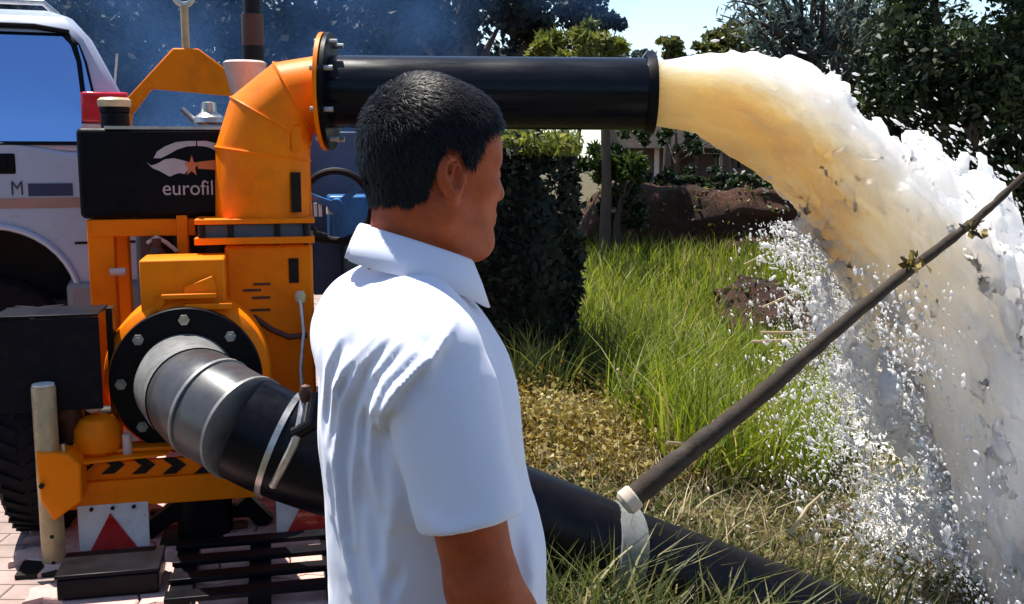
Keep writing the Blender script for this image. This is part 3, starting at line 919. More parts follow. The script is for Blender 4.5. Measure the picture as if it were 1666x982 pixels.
# axle, wheels
wa = ac(76, 700, 0.34)[0]
MB().cyl((wa, 0.34, 0.35), (0.80 - wa, 0.34, 0.35), 0.03, n=14).build('axle', M['dark'], T)
for aa, sd in ((wa, -1), (0.80 - wa, 1)):
    prof = [(0.20, -.085), (0.29, -.095), (0.325, -.088), (0.348, -.07), (0.355, -.03), (0.356, 0), (0.355, .03), (0.348, .07), (0.325, .088), (0.29, .095), (0.20, .085), (0.2, -.085)]
    wh = MB().lathe((aa, 0.34, 0.356), (1, 0, 0), prof, 48).build('wheel_tyre', M['rubber'], T)
    MB().lathe((aa, 0.34, 0.356), (1, 0, 0), [(0.202, -.06), (0.205, -.075), (0.195, -.07), (0.18, -.02), (0.07, -.01), (0.06, .03), (0, .03)], 32).build('rim', M['steel'], wh)
    for k in range(44):
        ang = 2 * math.pi * k / 44
        for s2 in (-1, 1):
            mt = Matrix.Translation((aa, 0.34, 0.356)) @ Matrix.Rotation(ang, 4, 'X') @ Matrix.Translation((s2 * 0.042, 0, 0.353)) @ Matrix.Rotation(s2 * 0.5, 4, 'Z')
            mb = MB() if (k == 0 and s2 == -1) else mb
            mb.box((-.034, -.009, -.006), (.034, .009, .009), mt)
    mb.build('tread_block', M['rubber'], wh)
# mudguard with hanging flap over the left wheel
a0, c1 = ac(-14, 520, -.03); a1 = ac(160, 520, -.03)[0]; c0 = ac(100, 668, -.03)[1]
MB().box((a0, -.03, c0), (a1, -.022, c1 - .002)).build('mud_flap', M['rubber'], T, bevel=.002)
MB().box((a0, -.032, c1), (a1, .16, c1 + .008)).build('mudguard', M['black'], T, bevel=.002)
MB().box((a1 + .001, .1, .33), (a1 + .02, .16, c1 + .004)).build('mudguard_stay', M['dark'], T)
# black prop legs
q0 = L3(330, 815, 0.03); 
MB().cyl((q0.x, 0.10, .016), (q0.x, 0.10, q0.z + .02), 0.085, n=28).build('prop_cylinder', M['black'], T)
MB().box((q0.x - .13, -0.02, 0.001), (q0.x + .13, 0.22, 0.017)).build('prop_foot', M['black'], T)
q1 = L3(232, 985, 0.06); q2 = L3(300, 820, 0.06)
MB().bar((q1.x, .08, 0.02), (q2.x, .08, q2.z), .05, .05).build('brace', M['black'], T)
q1 = L3(440, 985, 0.12); q2 = L3(395, 810, 0.12)
MB().bar((q1.x, .12, 0.02), (q2.x, .12, q2.z), .05, .05).build('brace', M['black'], T)
MB().bar((q1.x - .02, .14, 0.06), (q1.x - .36, .14, 0.06), .03, .04).build('brace', M['black'], T)
# frame uprights and top bars that carry the tank
b1 = 0.47
lbox(150, 357, 192, 700, b1, 0.075).build('upright', OR, T, bevel=0.004)
lbox(148, 356, 318, 384, b1 - .005, 0.07).build('top_rail', OR, T, bevel=0.004)
lbox(288, 350, 306, 425, b1 - .02, 0.06).build('rail_bracket', OR, T, bevel=0.003)
aL = ac(171, 500, b1)[0]; aR = aL + 0.62; zt = ac(171, 357, b1)[1]
MB().box((aR - .04, b1, .32), (aR + .04, b1 + .075, zt)).build('upright', OR, T, bevel=0.004)
for aa in (aL, aR): MB().box((aa - .038, b1 + .36, .32), (aa + .038, b1 + .43, zt)).build('upright', OR, T, bevel=0.004)
for aa in (aL, aR): MB().box((aa - .036, b1 + .0755, zt - .06), (aa + .036, b1 + .3595, zt - .001)).build('side_rail', OR, T, bevel=0.004)
# little fittings in the frame opening
q = L3(255, 402, b1 - .05); MB().lathe(q + Vector((0, 0, -.05)), (0, 0, 1), [(0.012, 0), (0.026, .01), (0.026, .035), (0.014, .05), (0.016, .08), (0, .08)], 16).build('brass_valve', M['rust'], T)
q = L3(205, 442, b1 - .02); MB().cyl(q, q + Vector((-.05, 0, 0)), 0.014, n=14).build('pipe_stub', M['pale'], T)
q = L3(240, 395, b1 - .04); MB().tube([q, q + Vector((.03, -.01, .02)), q + Vector((.06, 0, .0)), q + Vector((.09, .02, -.03))], 0.007, 8).build('fuel_line', M['pale'], T)
# fuel tank
x0, x1, y0, y1 = 126, 430, 208, 355
a0 = ac(x0, 280, b1 - .02)[0]; a1 = ac(x1, 280, b1 - .02)[0]; c1 = ac(240, y0, b1 - .02)[1]; c0 = ac(240, y1, b1 - .02)[1]
tb = b1 - .02
tank = MB().box((a0, tb, c0 + .001), (a1, tb + .46, c1)).build('fuel_tank', M['black'], T, bevel=0.018, seg=3)
MB().box((a0 + .09, tb - .006, c1 - .004), (a1, tb + .03, c1 + .006)).build('tank_lip', M['steel'], tank)
q = L3(188, 205, tb + .06)
MB().lathe((q.x, q.y, c1 - .002), (0, 0, 1), [(0.046, 0), (0.044, .05), (0.048, .055), (0.048, .072), (0.0, .072)], 26).build('filler_neck', M['black'], tank)
MB().lathe((q.x, q.y, c1 + .07), (0, 0, 1), [(0.050, 0), (0.053, .006), (0.053, .022), (0.044, .030), (0.036, .026), (0, .026)], 26).build('filler_cap', M['cream'], tank)
# emblem: swept wing over eye shape, star, lettering
sE = scale_at(300, 270, tb)


def flat(poly, name, mat, par, dy=-0.0015, th=0.001):
    pts_ = [ac(x, y, tb) for x, y in poly]
    return MB().prism(pts_, (0, tb + dy, 0), (1, 0, 0), (0, 0, 1), (0, -th, 0)).build(name, mat, par)


up = [(250, 257), (256, 246), (268, 238), (286, 231), (306, 229), (319, 229), (319, 237), (304, 238), (288, 243), (274, 251), (262, 257)]
flat(up, 'emblem_wing', M['logo'], tank)
up2 = [(321, 229), (336, 229), (352, 233), (362, 243), (354, 247), (344, 241), (334, 238), (321, 237)]
flat(up2, 'emblem_wing', M['logo'], tank)
flat([(238, 263), (246, 269), (256, 266), (268, 259), (282, 257), (296, 260), (306, 263), (306, 276), (300, 283), (294, 281), (288, 282), (276, 287), (262, 279), (248, 273)], 'emblem_eye', M['logo'], tank)
star = []
cx, cy = 312, 270
for k in range(10):
    rr_ = 18 if k % 2 == 0 else 8
    an = -math.pi / 2 + k * math.pi / 5
    star.append((cx + rr_ * 0.75 * math.cos(an), cy + rr_ * math.sin(an)))
flat(star, 'emblem_star', M['logo_orange'], tank, dy=-.003)
flat([(322, 263), (368, 258), (368, 277), (322, 274)], 'emblem_bar', M['logo_orange'], tank, dy=-.0016)
q = L3(264, 317, tb)
text_mesh('lettering', 'eurofill', 34 * sE, M['logo'], tank, Matrix.Translation((q.x, tb - .002, q.z)) @ Matrix.Rotation(R(90), 4, 'X'), xscale=0.92)

# pump volute
vb = 0.10
va, vc = ac(303, 622, 0.02)
s = scale_at(303, 622, 0.02)
fr = 121 * s
vol = MB().lathe((va, vb, vc), (0, 1, 0), [(fr * .9, -.02), (fr * 1.03, 0), (fr * 1.10, .015), (fr * 1.13, .06), (fr * 1.13, .24), (fr * 1.05, .30), (fr * .6, .36), (0, .36)], 56).build('volute', OR, T)
lbox(228, 422, 366, 520, vb + .01, 0.2).build('volute_outlet_block', OR, T, bevel=0.006)
MB().prism([ac(300, 466, vb), ac(345, 448, vb), ac(352, 468, vb), ac(352, 482, vb), ac(300, 482, vb)], (0, vb - .012, 0), (1, 0, 0), (0, 0, 1), (0, .02, 0)).build('casting_rib', OR, T, bevel=0.003)
lbox(262, 478, 352, 486, vb - .03, 0.05).build('casting_lip', OR, T, bevel=0.003)
lbox(300, 494, 378, 504, vb - .035, 0.05).build('casting_lip', OR, T, bevel=0.003)
for (x, y) in ((250, 505), (243, 525)):
    q = L3(x, y, vb); MB().bar(q + Vector((-.01, 0, -.02)), q + Vector((.03, 0, .035)), .012, .02).build('casting_rib', OR, T)
# black suction flange with bolts
fl = MB().lathe((va, 0.045, vc), (0, 1, 0), [(0.12, 0), (fr * .985, 0), (fr, .004), (fr, .03), (fr * .98, .034), (0.12, .034)], 64).build('suction_flange', M['black'], T)
for k in range(8):
    an = R(90 + 45 * k); q = Vector((va + fr * .84 * math.cos(an), 0.044, vc + fr * .84 * math.sin(an)))
    MB().cyl(q, q + Vector((0, -0.014, 0)), 0.017, n=6).cyl(q + Vector((0, -.0141, 0)), q + Vector((0, -.022, 0)), 0.009, n=10).build('bolt', M['pipegrey'] if k != 0 else M['steel'], fl)
# riser base, flange pair, riser and elbow
rb = 0.44
lbox(370, 398, 512, 662, rb - .13, 0.26).build('riser_base', OR, T, bevel=0.012)
for k, y in enumerate((520, 500, 478)):
    lbox(408 + k * 2, y - 18, 440, y - 14, rb - .1335, 0.004).build('cast_mark', M['rust'], T)
lbox(395, 470, 425, 474, rb - .1335, 0.004).build('cast_mark', M['rust'], T)
lbox(470, 420, 486, 460, rb - .134, 0.005).build('inspection_slot', M['dark'], T)
for y0, y1 in ((356, 364), (386, 397)): lbox(316, y0, 512, y1, rb - .17, 0.34).build('riser_flange', OR, T, bevel=0.002)
lbox(322, 364.5, 506, 385.5, rb - .145, 0.29).build('gasket_ring', M['engine'], T)
for x in (330, 376, 452, 498):
    q = L3(x, 398, rb - .15); MB().cyl(q, q + Vector((0, 0, .085)), 0.009, n=8).build('bolt', M['dark'], T)
s = scale_at(428, 300, rb)
c_ = [L3(428, 356, rb), L3(428, 250, rb), L3(441, 196, rb), L3(478, 160, rb - .004), L3(528, 149, rb - .012)]
rr_ = [75 * s, 75 * s, 72 * s, 64 * s, 58 * s]
MB().tube(c_, rr_, 40).build('riser_elbow', OR, T, smooth_angle=14)
for i in (1, 2, 3):
    d = (c_[i + 1] - c_[i]).normalized() + (c_[i] - c_[i - 1]).normalized()
    MB().torus(c_[i], d, rr_[i] * 1.0, 0.005, 40, 6).build('weld_seam', OR, T)
dd = Vector((math.cos(YAW), -math.sin(YAW), 0))
ef = c_[-1]
MB().lathe(ef, dd, [(0.05, -.008), (62 * s, -.008), (94 * s, -.006), (94 * s, .008), (0.05, .008)], 48).build('elbow_flange', OR, T)
for x, y0, y1 in ((482, 205, 245), (482, 280, 345)):
    lbox(x - 8, y0, x + 8, y1, rb - .135, 0.02).build('gusset', M['dark'] if y0 > 250 else OR, T)
lbox(502, 236, 506, 356, rb - .02, .04).build('gusset', OR, T)
# valve handwheel and blue gearbox
hb_ = 0.95
q = L3(548, 335, hb_); s = scale_at(548, 335, hb_)
gb = lbox(536, 318, 640, 395, hb_ + .06, 0.2).build('valve_gearbox', M['blue'], T, bevel=0.01)
lbox(507, 214, 640, 478, hb_ + .34, 0.05).build('added_backing_panel', paint('added_backing_blue_grey', (0.07, 0.10, 0.17), .5, var=.25, scale=4), T, bevel=.006)  # added blue-grey backing that hides the bright paving behind the handwheel
lbox(560, 395, 640, 640, hb_ + .1, 0.14).build('valve_stem_housing', M['engine'], T, bevel=0.01)
ax = Vector((.25, 1, .1))
hw = MB().torus(q, ax, 57 * s, 6 * s, 44, 10).build('handwheel', M['dark'], T)
for k in range(3):
    x, y, d = frame_from(ax); an = R(80 + 120 * k); e = x * math.cos(an) + y * math.sin(an)
    MB().bar(q + e * .02, q + e * 56 * s, 11 * s, 6 * s, ax).build('spoke', M['blue'], hw)
MB().lathe(q, ax, [(0.03, -.02), (0.03, .03), (0.018, .1), (0, .1)], 20).build('hub', M['blue'], hw)
for x in (503, 511, 519):
    lbox(x, 330, x + 5, 352, hb_ + .02, .02).build('cooling_fin', M['white'], T)
q = L3(532, 342, hb_ + .02); MB().cyl(q, q + Vector((.05, .01, 0)), 0.016, n=14).build('shaft', M['white'], T)
q = L3(530, 388, hb_ + .02); MB().cyl(q + Vector((-.08, 0, .02)), q + Vector((.0, .01, 0)), 0.022, n=14).build('shaft', M['dark'], T)
# bleed tap, cable
q = L3(488, 480, rb - .16); MB().lathe(q, (0, 0, 1), [(0.008, -.03), (0.018, -.02), (0.02, 0), (0.012, .015), (0, .015)], 14).build('bleed_tap', M['cream'], T)
MB().tube([L3(488, 484, rb - .17), L3(494, 540, rb - .2), L3(489, 600, rb - .25), L3(493, 660, rb - .3)], 0.006, 8).build('cable', M['steel'], T)
MB().tube([L3(412, 515, rb - .15), L3(440, 535, rb - .18), L3(470, 548, rb - .19), L3(500, 545, rb - .19)], 0.010, 10).build('control_hose', M['rust'], T)
# engine behind
eb = 1.0
eng = MB().box((0.12, eb, .33), (0.70, eb + .75, 1.05)).build('engine_block', M['engine'], T, bevel=0.02)
MB().box((0.16, eb + .03, 1.051), (0.66, eb + .70, 1.27)).build('rocker_cover', M['engine'], eng, bevel=0.03)
for k in range(4): MB().box((0.2 + .12 * k, eb - .02, .5), (0.26 + .12 * k, eb + .0, .95)).build('cooling_rib', M['dark'], eng)
q = L3(340, 182, eb); 
MB().lathe(q + Vector((0, 0, -.05)), (0, 0, 1), [(0.05, 0), (0.06, .01), (0.055, .03), (0.03, .05), (0.028, .085), (0, .09)], 20).build('oil_filler', M['steel'], eng)
q = L3(318, 190, eb); MB().cyl(q + Vector((0, 0, -.02)), q + Vector((-.05, 0, .03)), 0.012, n=10).build('dipstick', M['steel'], eng)
# exhaust stack
q = L3(413, 100, eb + .1); s = scale_at(413, 60, eb + .1)
ex = MB().lathe(q + Vector((0, 0, -.45)), (0, 0, 1), [(16 * s, 0), (16 * s, .45), (17 * s, .452), (17 * s, .58), (14 * s, .60), (14 * s, .95), (13 * s, .95)], 24).build('exhaust_stack', M['dark'], T)
MB().lathe(q + Vector((0, 0, .06)), (0, 0, 1), [(17.6 * s, 0), (17.6 * s, .12)], 24).build('heat_shield', M['rust'], ex)
q = L3(398, 100, eb - .2); s = scale_at(398, 100, eb - .2)
MB().lathe(q + Vector((0, 0, -.22)), (0, 0, 1), [(14 * s, 0), (22 * s, .10), (34 * s, .205), (35 * s, .215), (30 * s, .222), (0, .222)], 28).build('intake_cone', M['pale'], T)
# lifting bracket (A-frame) with eye rod
lb = eb + .35
apex = L3(302, 78, lb); le = L3(206, 165, lb); ri = L3(392, 138, lb)
MB().prism([(apex.x - .05, apex.z), (apex.x + .05, apex.z), (ri.x, ri.z + .02), (ri.x + .02, ri.z - .05), (le.x + .1, ri.z - .02), (le.x + .02, le.z - .05), (le.x - .03, le.z - .02)], (0, lb, 0), (1, 0, 0), (0, 0, 1), (0, .04, 0)).build('lifting_bracket', OR, T, bevel=0.006)
MB().bar((le.x, lb + .02, le.z - .02), (le.x - .04, lb + .02, 1.0), .05, .04).build('bracket_leg', OR, T)
MB().bar((ri.x, lb + .02, ri.z - .02), (ri.x + .04, lb + .02, 1.0), .05, .04).build('bracket_leg', OR, T)
MB().cyl((apex.x, lb + .02, apex.z - .01), (apex.x, lb + .02, apex.z + .17), 0.016, n=12).build('lifting_rod', M['galv'], T)
MB().torus((apex.x, lb + .02, apex.z + .21), (0, 1, 0), .035, .012).build('lifting_eye', M['steel'], T)

# ------------------------------------------------------------------ added black stand-ins for the dark area under the trailer
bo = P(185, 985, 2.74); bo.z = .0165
bx_ = empty('dark_fill_block', bo, YAW); tag(bx_, 'added low black block standing in for the dark under the left red triangle', 'box')
MB().box((-.13, -.07, .002), (.13, .10, .062)).build('fill_block_body', M['black'], bx_, bevel=.006)
MB().box((-.134, -.074, .063), (.134, .104, .074)).build('fill_block_top', M['black'], bx_, bevel=.004)
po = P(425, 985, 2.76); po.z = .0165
fill_slats = empty('dark_fill_slats', po, YAW); tag(fill_slats, 'added black slats standing in for the dark paving under the suction hose', 'stand-in')
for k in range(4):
    MB().box((-.24, -.16 + k * .125, .035), (.24, -.105 + k * .125, .05)).build('dark_fill_slat', M['black'], fill_slats, bevel=.003)
for k in range(3): MB().box((-.235 + k * .205, -.155, .001), (-.175 + k * .205, .27, .034)).build('dark_fill_bearer', M['black'], fill_slats)

# ------------------------------------------------------------------ discharge pipe (world space)
DY = 3.6
p0 = P(533, 149, DY); p1 = P(1062, 153, DY)
pr = 57 * DY / F
dp = empty('discharge_pipe', p0); tag(dp, 'long black discharge pipe running right from the orange elbow above the man', 'pipe')
dv = (p1 - p0).normalized()
MB().lathe(p0, dv, [(pr - .012, .0), (pr, .0), (pr, (p1 - p0).length), (pr - .012, (p1 - p0).length), (pr - .012, .0)], 48).build('barrel', M['pipe'], dp, p0)
MB().lathe(p0, dv, [(pr * .8, .003), (pr * 1.62, .003), (pr * 1.62, .016), (pr * .8, .016)], 48).build('flange', M['black'], dp, p0)
for k in range(8):
    x, y, d = frame_from(dv); an = R(22 + 45 * k); q = p0 + (x * math.cos(an) + y * math.sin(an)) * pr * 1.42
    MB().cyl(q - d * .03, q + d * .045, 0.009, n=8).build('bolt', M['steel'], dp, p0)
MB().lathe(p1, dv, [(pr * .9, -.03), (pr + .008, -.028), (pr + .012, -.005), (pr + .012, .004), (pr - .010, .004), (pr - .010, -.03)], 48).build('end_ring', M['black'], dp, p0)
q = p1 + Vector((-.01, 0, pr - .005)); MB().prism([(-.03, 0), (.02, 0), (.015, .025), (-.01, .03)], q, (1, 0, 0), (0, 0, 1), (0, .05, 0)).build('lug', M['pipegrey'], dp, p0)

# ------------------------------------------------------------------ suction hose
fw = TO + TU * va + TW * 0.03 + Vector((0, 0, vc))
HR = 0.143
path = [fw + TW * .02, fw - TW * 0.07 + Vector((0.012, 0, -.008)), P(345, 664, 2.80), P(400, 696, 2.73), P(470, 728, 2.72), P(600, 770, 2.72), P(760, 812, 2.76), P(900, 862, 2.84),
        P(1020, 910, 2.90), P(1150, 955, 2.97), P(1270, 998, 3.04), P(1390, 1040, 3.12), P(1520, 1090, 3.3), Vector((2.1, 3.9, -.62))]
hose = empty('suction_hose', fw); tag(hose, 'thick black suction hose sagging from the pump flange to the water behind the man', 'hose')


def cr(pts_, n):
    """Catmull-Rom through points"""
    out = []
    pp = [pts_[0] * 2 - pts_[1]] + list(pts_) + [pts_[-1] * 2 - pts_[-2]]
    for i in range(1, len(pp) - 2):
        a, b_, c, d = pp[i - 1], pp[i], pp[i + 1], pp[i + 2]
        for t in np.linspace(0, 1, n, endpoint=False):
            out.append(0.5 * ((2 * b_) + (c - a) * t + (2 * a - 5 * b_ + 4 * c - d) * t * t + (3 * b_ - a - 3 * c + d) * t ** 3))
    out.append(pts_[-1]); return out


bend = [fw + TW * .02, fw - TW * .05, fw - TW * .095 + Vector((.02, 0, -.012)), P(332, 655, 2.835), path[2]]
MB().tube(bend + [path[3]], HR, 48, caps=False).build('coupling_sleeve', paint('dark_grey_sleeve', (0.05, 0.05, 0.055), 0.34, var=.25, scale=9, dirt=(.025, .025, .025), dirt_amt=.5), hose, fw, smooth_angle=40)
MB().tube([bend[0], bend[1], bend[2], bend[2].lerp(bend[3], .6)], HR * 1.02, 48, caps=False).build('steel_bend', M['pipegrey'], hose, fw, smooth_angle=40)
d = (path[3] - path[2]).normalized()
for tq in (0.02, 0.97):
    q = path[2].lerp(path[3], tq); MB().lathe(q, d, [(HR * .98, -.006), (HR * 1.03, -.005), (HR * 1.035, .005), (HR * .98, .006)], 48).build('weld_seam', M['pipegrey'], hose, fw)
sm = cr(path[3:], 14)
sm[0] = path[3]
rad = [HR * 1.0 + (0.004 if (k % 3 == 0) else 0) for k in range(len(sm))]
MB().tube(sm, [HR * .995] * len(sm), 40).build('hose_body', M['hose'], hose, fw)
# clamp ring with lever
q = P(458, 722, 2.72); i0 = min(range(len(sm)), key=lambda i: (sm[i] - q).length); d = (sm[i0 + 1] - sm[i0]).normalized()
MB().lathe(sm[i0], d, [(HR * .99, -.008), (HR * 1.03, -.008), (HR * 1.03, .008), (HR * .99, .008)], 44).build('clamp_band', M['steel'], hose, fw)
lv = [P(496, 642, 2.62), P(488, 690, 2.57), P(478, 722, 2.56), P(462, 755, 2.57), P(444, 790, 2.6)]
MB().tube(cr(lv, 6), 0.011, 10).build('clamp_lever', M['steel'], hose, fw)
MB().tube([P(480, 705, 2.57), P(510, 690, 2.55), P(520, 640, 2.58)], 0.018, 10).build('clamp_strap', M['black'], hose, fw)
q = P(497, 640, 2.6); MB().lathe(q, (0, 0, 1), [(.012, -.02), (.018, 0), (.012, .02), (0, .025)], 12).build('lever_hook', M['rust'], hose, fw)
# pale sling round the hose where the pole is lashed
q = P(1003, 880, 2.89); i1 = min(range(len(sm)), key=lambda i: (sm[i] - q).length); d = (sm[i1 + 1] - sm[i1]).normalized()
sling = MB().lathe(sm[i1], d + Vector((-.18, 0, .25)), [(HR * 1.0, -.045), (HR * 1.045, -.042), (HR * 1.05, 0), (HR * 1.045, .042), (HR * 1.0, .045)], 44).build('lashing_sling', paint('faded_webbing', (0.16, 0.17, 0.165), 0.85, var=.2, scale=30, dirt=(.08, .07, .05), dirt_amt=.5), None, tuple(sm[i1]))
tag(sling, 'faded grey webbing sling around the black hose under the pole end', 'sling')

# ------------------------------------------------------------------ leaning wooden pole
wood = paint('weathered_pole', (0.026, 0.016, 0.009), 0.85, var=0.4, scale=10, dirt=(0.075, 0.052, 0.03), dirt_amt=0.6, bmp=0.5, stretch=(1, 1, 1))
pp = [P(1018, 818, 2.72), P(1100, 752, 2.75), P(1230, 648, 2.80), P(1330, 562, 2.84), P(1440, 470, 2.88), P(1540, 394, 2.92), P(1610, 338, 2.95), P(1680, 272, 2.98), P(1790, 170, 3.03)]
ppx = cr(pp, 8)
pw = np.interp(np.linspace(0, 1, len(ppx)), [0, .12, .25, .38, .5, .63, .75, .88, 1], [41, 38, 31, 24, 20, 16, 13, 11, 8])
rads = [max(4, w + 1.2 * math.sin(k * 1.9) + random.uniform(-1.2, 1.2)) / 2 * p.y / F for k, (w, p) in enumerate(zip(pw, ppx))]
pole = empty('wooden_pole', pp[0]); tag(pole, 'long dark knotty wooden pole leaning up to the right across the water', 'pole')
MB().tube([p + Vector((0, 0, random.uniform(-.0015, .0015))) for p in ppx], rads, 14).build('shaft', wood, pole, pp[0])
d = (pp[1] - pp[0]).normalized()
MB().lathe(pp[0], d, [(.0, -.012), (rads[0] * .8, -.010), (rads[0] * 1.08, .0), (rads[0] * 1.06, .03), (rads[0] * .9, .035)], 16).build('end_wrap', paint('pale_wrap', (0.50, 0.42, 0.34), 0.8, var=.2, scale=30), pole, pp[0])
for (x, y, dx, dy, r_) in ((1492, 432, -26, -14, .009), (1478, 440, -20, 10, .006), (1585, 368, 12, -20, .007), (1575, 372, -14, -8, .006), (1400, 505, 10, -14, .006), (1580, 376, 18, 12, .006)):
    Yq = 2.9; MB().tube([P(x, y, Yq), P(x + dx * .6, y + dy * .4, Yq - .01), P(x + dx, y + dy, Yq - .02)], [r_, r_ * .8, r_ * .4], 8).build('broken_twig', wood, pole, pp[0])
for cx, cy, Yq in ((1488, 425, 2.86), (1582, 372, 2.9)):
    Cc = np.array([tuple(P(cx + random.gauss(0, 10), cy + random.gauss(0, 7), Yq)) for k in range(16)])
    V, Fq, at = leaves(Cc, 0.03, 1.8, .2)
    mesh_np('withered_leaf_tuft', V, Fq, LEAF['dry'], pole, tuple(pp[0]), attr={'v': at})

# ------------------------------------------------------------------ parked van
VY = 4.45
silver = paint('silver_body_paint', (0.43, 0.47, 0.60), 0.32, metal=0.1, var=0.05, scale=3, dirt=(0.35, 0.33, 0.31), dirt_amt=0.25, coat=0.5, bmp=0.0)
vo = P(215, 578, VY); vo = Vector((vo.x, VY, 0))
van = empty('parked_van', vo, R(19)); tag(van, 'silver van parked behind the trailer, rear side window and red tail lamp showing', 'van')


def vx(x, y): q = P(x, y, VY); return (q.x, q.z)


def arch(cx, cy, r_, n=12):
    return [vx(cx + r_ * math.cos(t), cy - r_ * math.sin(t)) for t in np.linspace(R(8), R(172), n)]


low = [vx(236, 520), vx(240, 450), vx(240, 380), vx(232, 300), vx(222, 240)] + [vx(120, 246), vx(60, 233), vx(0, 220), vx(-200, 205), vx(-1000, 200), vx(-1320, 230), vx(-1420, 300), vx(-1430, 520)]
low += list(reversed(arch(-1130, 500, 132))) + list(reversed(arch(2, 500, 132)))
MB().prism(low, (0, VY, 0), (1, 0, 0), (0, 0, 1), (0, 1.62, 0)).build('body', silver, van, vo, bevel=0.02)
# cabin: tapered loft
cab_b = [vx(222, 239), vx(-1000, 199)]
mb = MB()
zb0 = vx(0, 240)[1]; 
xr = vx(222, 239)[0]
top_z = vx(0, 10)[1]
sec_ = [(xr, zb0 - .02, 0.0, 1.62), (vx(196, 150)[0], vx(0, 150)[1], 0.04, 1.58), (vx(150, 60)[0], vx(0, 62)[1], 0.10, 1.52), (vx(118, 22)[0], vx(0, 25)[1], 0.15, 1.47), (vx(80, 10)[0], top_z, 0.24, 1.38)]
vs_ = []
front = [vx(-1010, 0)[0], vx(-930, 0)[0], vx(-840, 0)[0], vx(-800, 0)[0], vx(-760, 0)[0]]
for (xx, zz, ya, yb), xf in zip(sec_, front):
    vs_ += [(xx, VY + ya, zz), (xx, VY + yb, zz), (xf, VY + yb, zz), (xf, VY + ya, zz)]
fs = []
for i in range(4):
    for j in range(4): fs.append((i * 4 + j, i * 4 + (j + 1) % 4, i * 4 + 4 + (j + 1) % 4, i * 4 + 4 + j))
fs.append((16, 17, 18, 19)); fs.append((3, 2, 1, 0))
mb.add(vs_, fs); mb.build('cabin', silver, van, vo, bevel=0.03, smooth_angle=50)
glass, nt, b = new_mat('van_glass')
b.inputs['Base Color'].default_value = (0.25, 0.46, 0.85, 1); b.inputs['Roughness'].default_value = 0.05; b.inputs['Metallic'].default_value = 0.75
gn = noise(nt, 1.2, 2); bump(nt, b, gn.outputs['Fac'], 0.04, 0.05)


def cabside(x, z):  # y of cabin side at height z
    zs_ = [q[1] for q in sec_]; ys_ = [q[2] for q in sec_]
    return VY + float(np.interp(z, zs_, ys_))


def winpoly(poly, name, mat, off, th=0.006):
    mb = MB(); n = len(poly)
    a = [Vector((x, cabside(x, z) - off - th, z)) for x, z in poly]; c = [Vector((x, cabside(x, z) - off + .02, z)) for x, z in poly]
    cen = sum(a, Vector()) / n
    fs = [(i, (i + 1) % n, 2 * n) for i in range(n)] + [(i, i + n, (i + 1) % n + n, (i + 1) % n) for i in range(n)]
    mb.add(a + c + [cen], fs); return mb.build(name, mat, van, vo, smooth_angle=60)


def dens(poly, n=5):
    out = []
    for i in range(len(poly)):
        a = poly[i]; c = poly[(i + 1) % len(poly)]
        for t in np.linspace(0, 1, n, endpoint=False): out.append((a[0] + (c[0] - a[0]) * t, a[1] + (c[1] - a[1]) * t))
    return out


def strip_window(name, mat, zs_, xl, xr_, off):
    """window panel following the leaning side, rows of quads"""
    mb = MB(); vs_ = []
    for z, a, c in zip(zs_, xl, xr_):
        y = cabside(0, z) - off
        vs_ += [(a, y, z), (c, y, z), (c, y + .02, z), (a, y + .02, z)]
    fs = []
    for i in range(len(zs_) - 1):
        for j in range(4): fs.append((i * 4 + j, i * 4 + (j + 1) % 4, i * 4 + 4 + (j + 1) % 4, i * 4 + 4 + j))
    fs += [(3, 2, 1, 0), tuple(4 * (len(zs_) - 1) + j for j in range(4))]
    mb.add(vs_, fs); return mb.build(name, mat, van, vo, smooth_angle=70)


zr = [vx(0, y)[1] for y in (236, 200, 150, 100, 70, 52)]
strip_window('window_seal', M['black'], zr, [vx(-330, 0)[0]] * 6, [vx(x, 0)[0] for x in (150, 150, 147, 138, 128, 112)], .006)
zr2 = [vx(0, y)[1] for y in (230, 200, 150, 100, 72, 58)]
strip_window('side_window', glass, zr2, [vx(-320, 0)[0]] * 6, [vx(x, 0)[0] for x in (124, 126, 126, 122, 114, 102)], .010)
strip_window('quarter_window', glass, zr2[1:5], [vx(x, 0)[0] for x in (134, 134, 130, 124)], [vx(x, 0)[0] for x in (146, 143, 134, 126)], .010)
strip_window('side_window', glass, zr2, [vx(-720, 0)[0]] * 6, [vx(-350, 0)[0]] * 6, .010)
# roof gutter and rack
g0 = vx(0, 42); mb = MB(); yy = cabside(0, g0[1]) - .012
mb.tube([(vx(-700, 0)[0], yy, g0[1] + .01), (vx(60, 0)[0], yy, g0[1]), (vx(112, 0)[0], yy, vx(0, 50)[1])], 0.012, 8); mb.build('roof_gutter', M['black'], van, vo)
mb = MB(); rz_ = top_z + .04; mb.tube([(vx(-500, 0)[0], VY + .30, rz_), (vx(70, 0)[0], VY + .30, rz_), (vx(92, 0)[0], VY + .30, top_z - .01)], 0.012, 8)
mb.build('roof_rail', M['steel'], van, vo)
for x0_, y0_, x1_, y1_ in ((-84, 246, -81, 520), (236, 250, 238, 500)):
    a = vx(x0_, y1_); c = vx(x1_, y0_); MB().box((a[0], VY - .0025, a[1]), (c[0], VY + .01, c[1])).build('panel_gap', M['dark'], van, vo)
a = vx(128, 395); c = vx(236, 391); MB().box((a[0], VY - .0025, a[1]), (c[0], VY + .01, c[1])).build('panel_gap', M['dark'], van, vo)
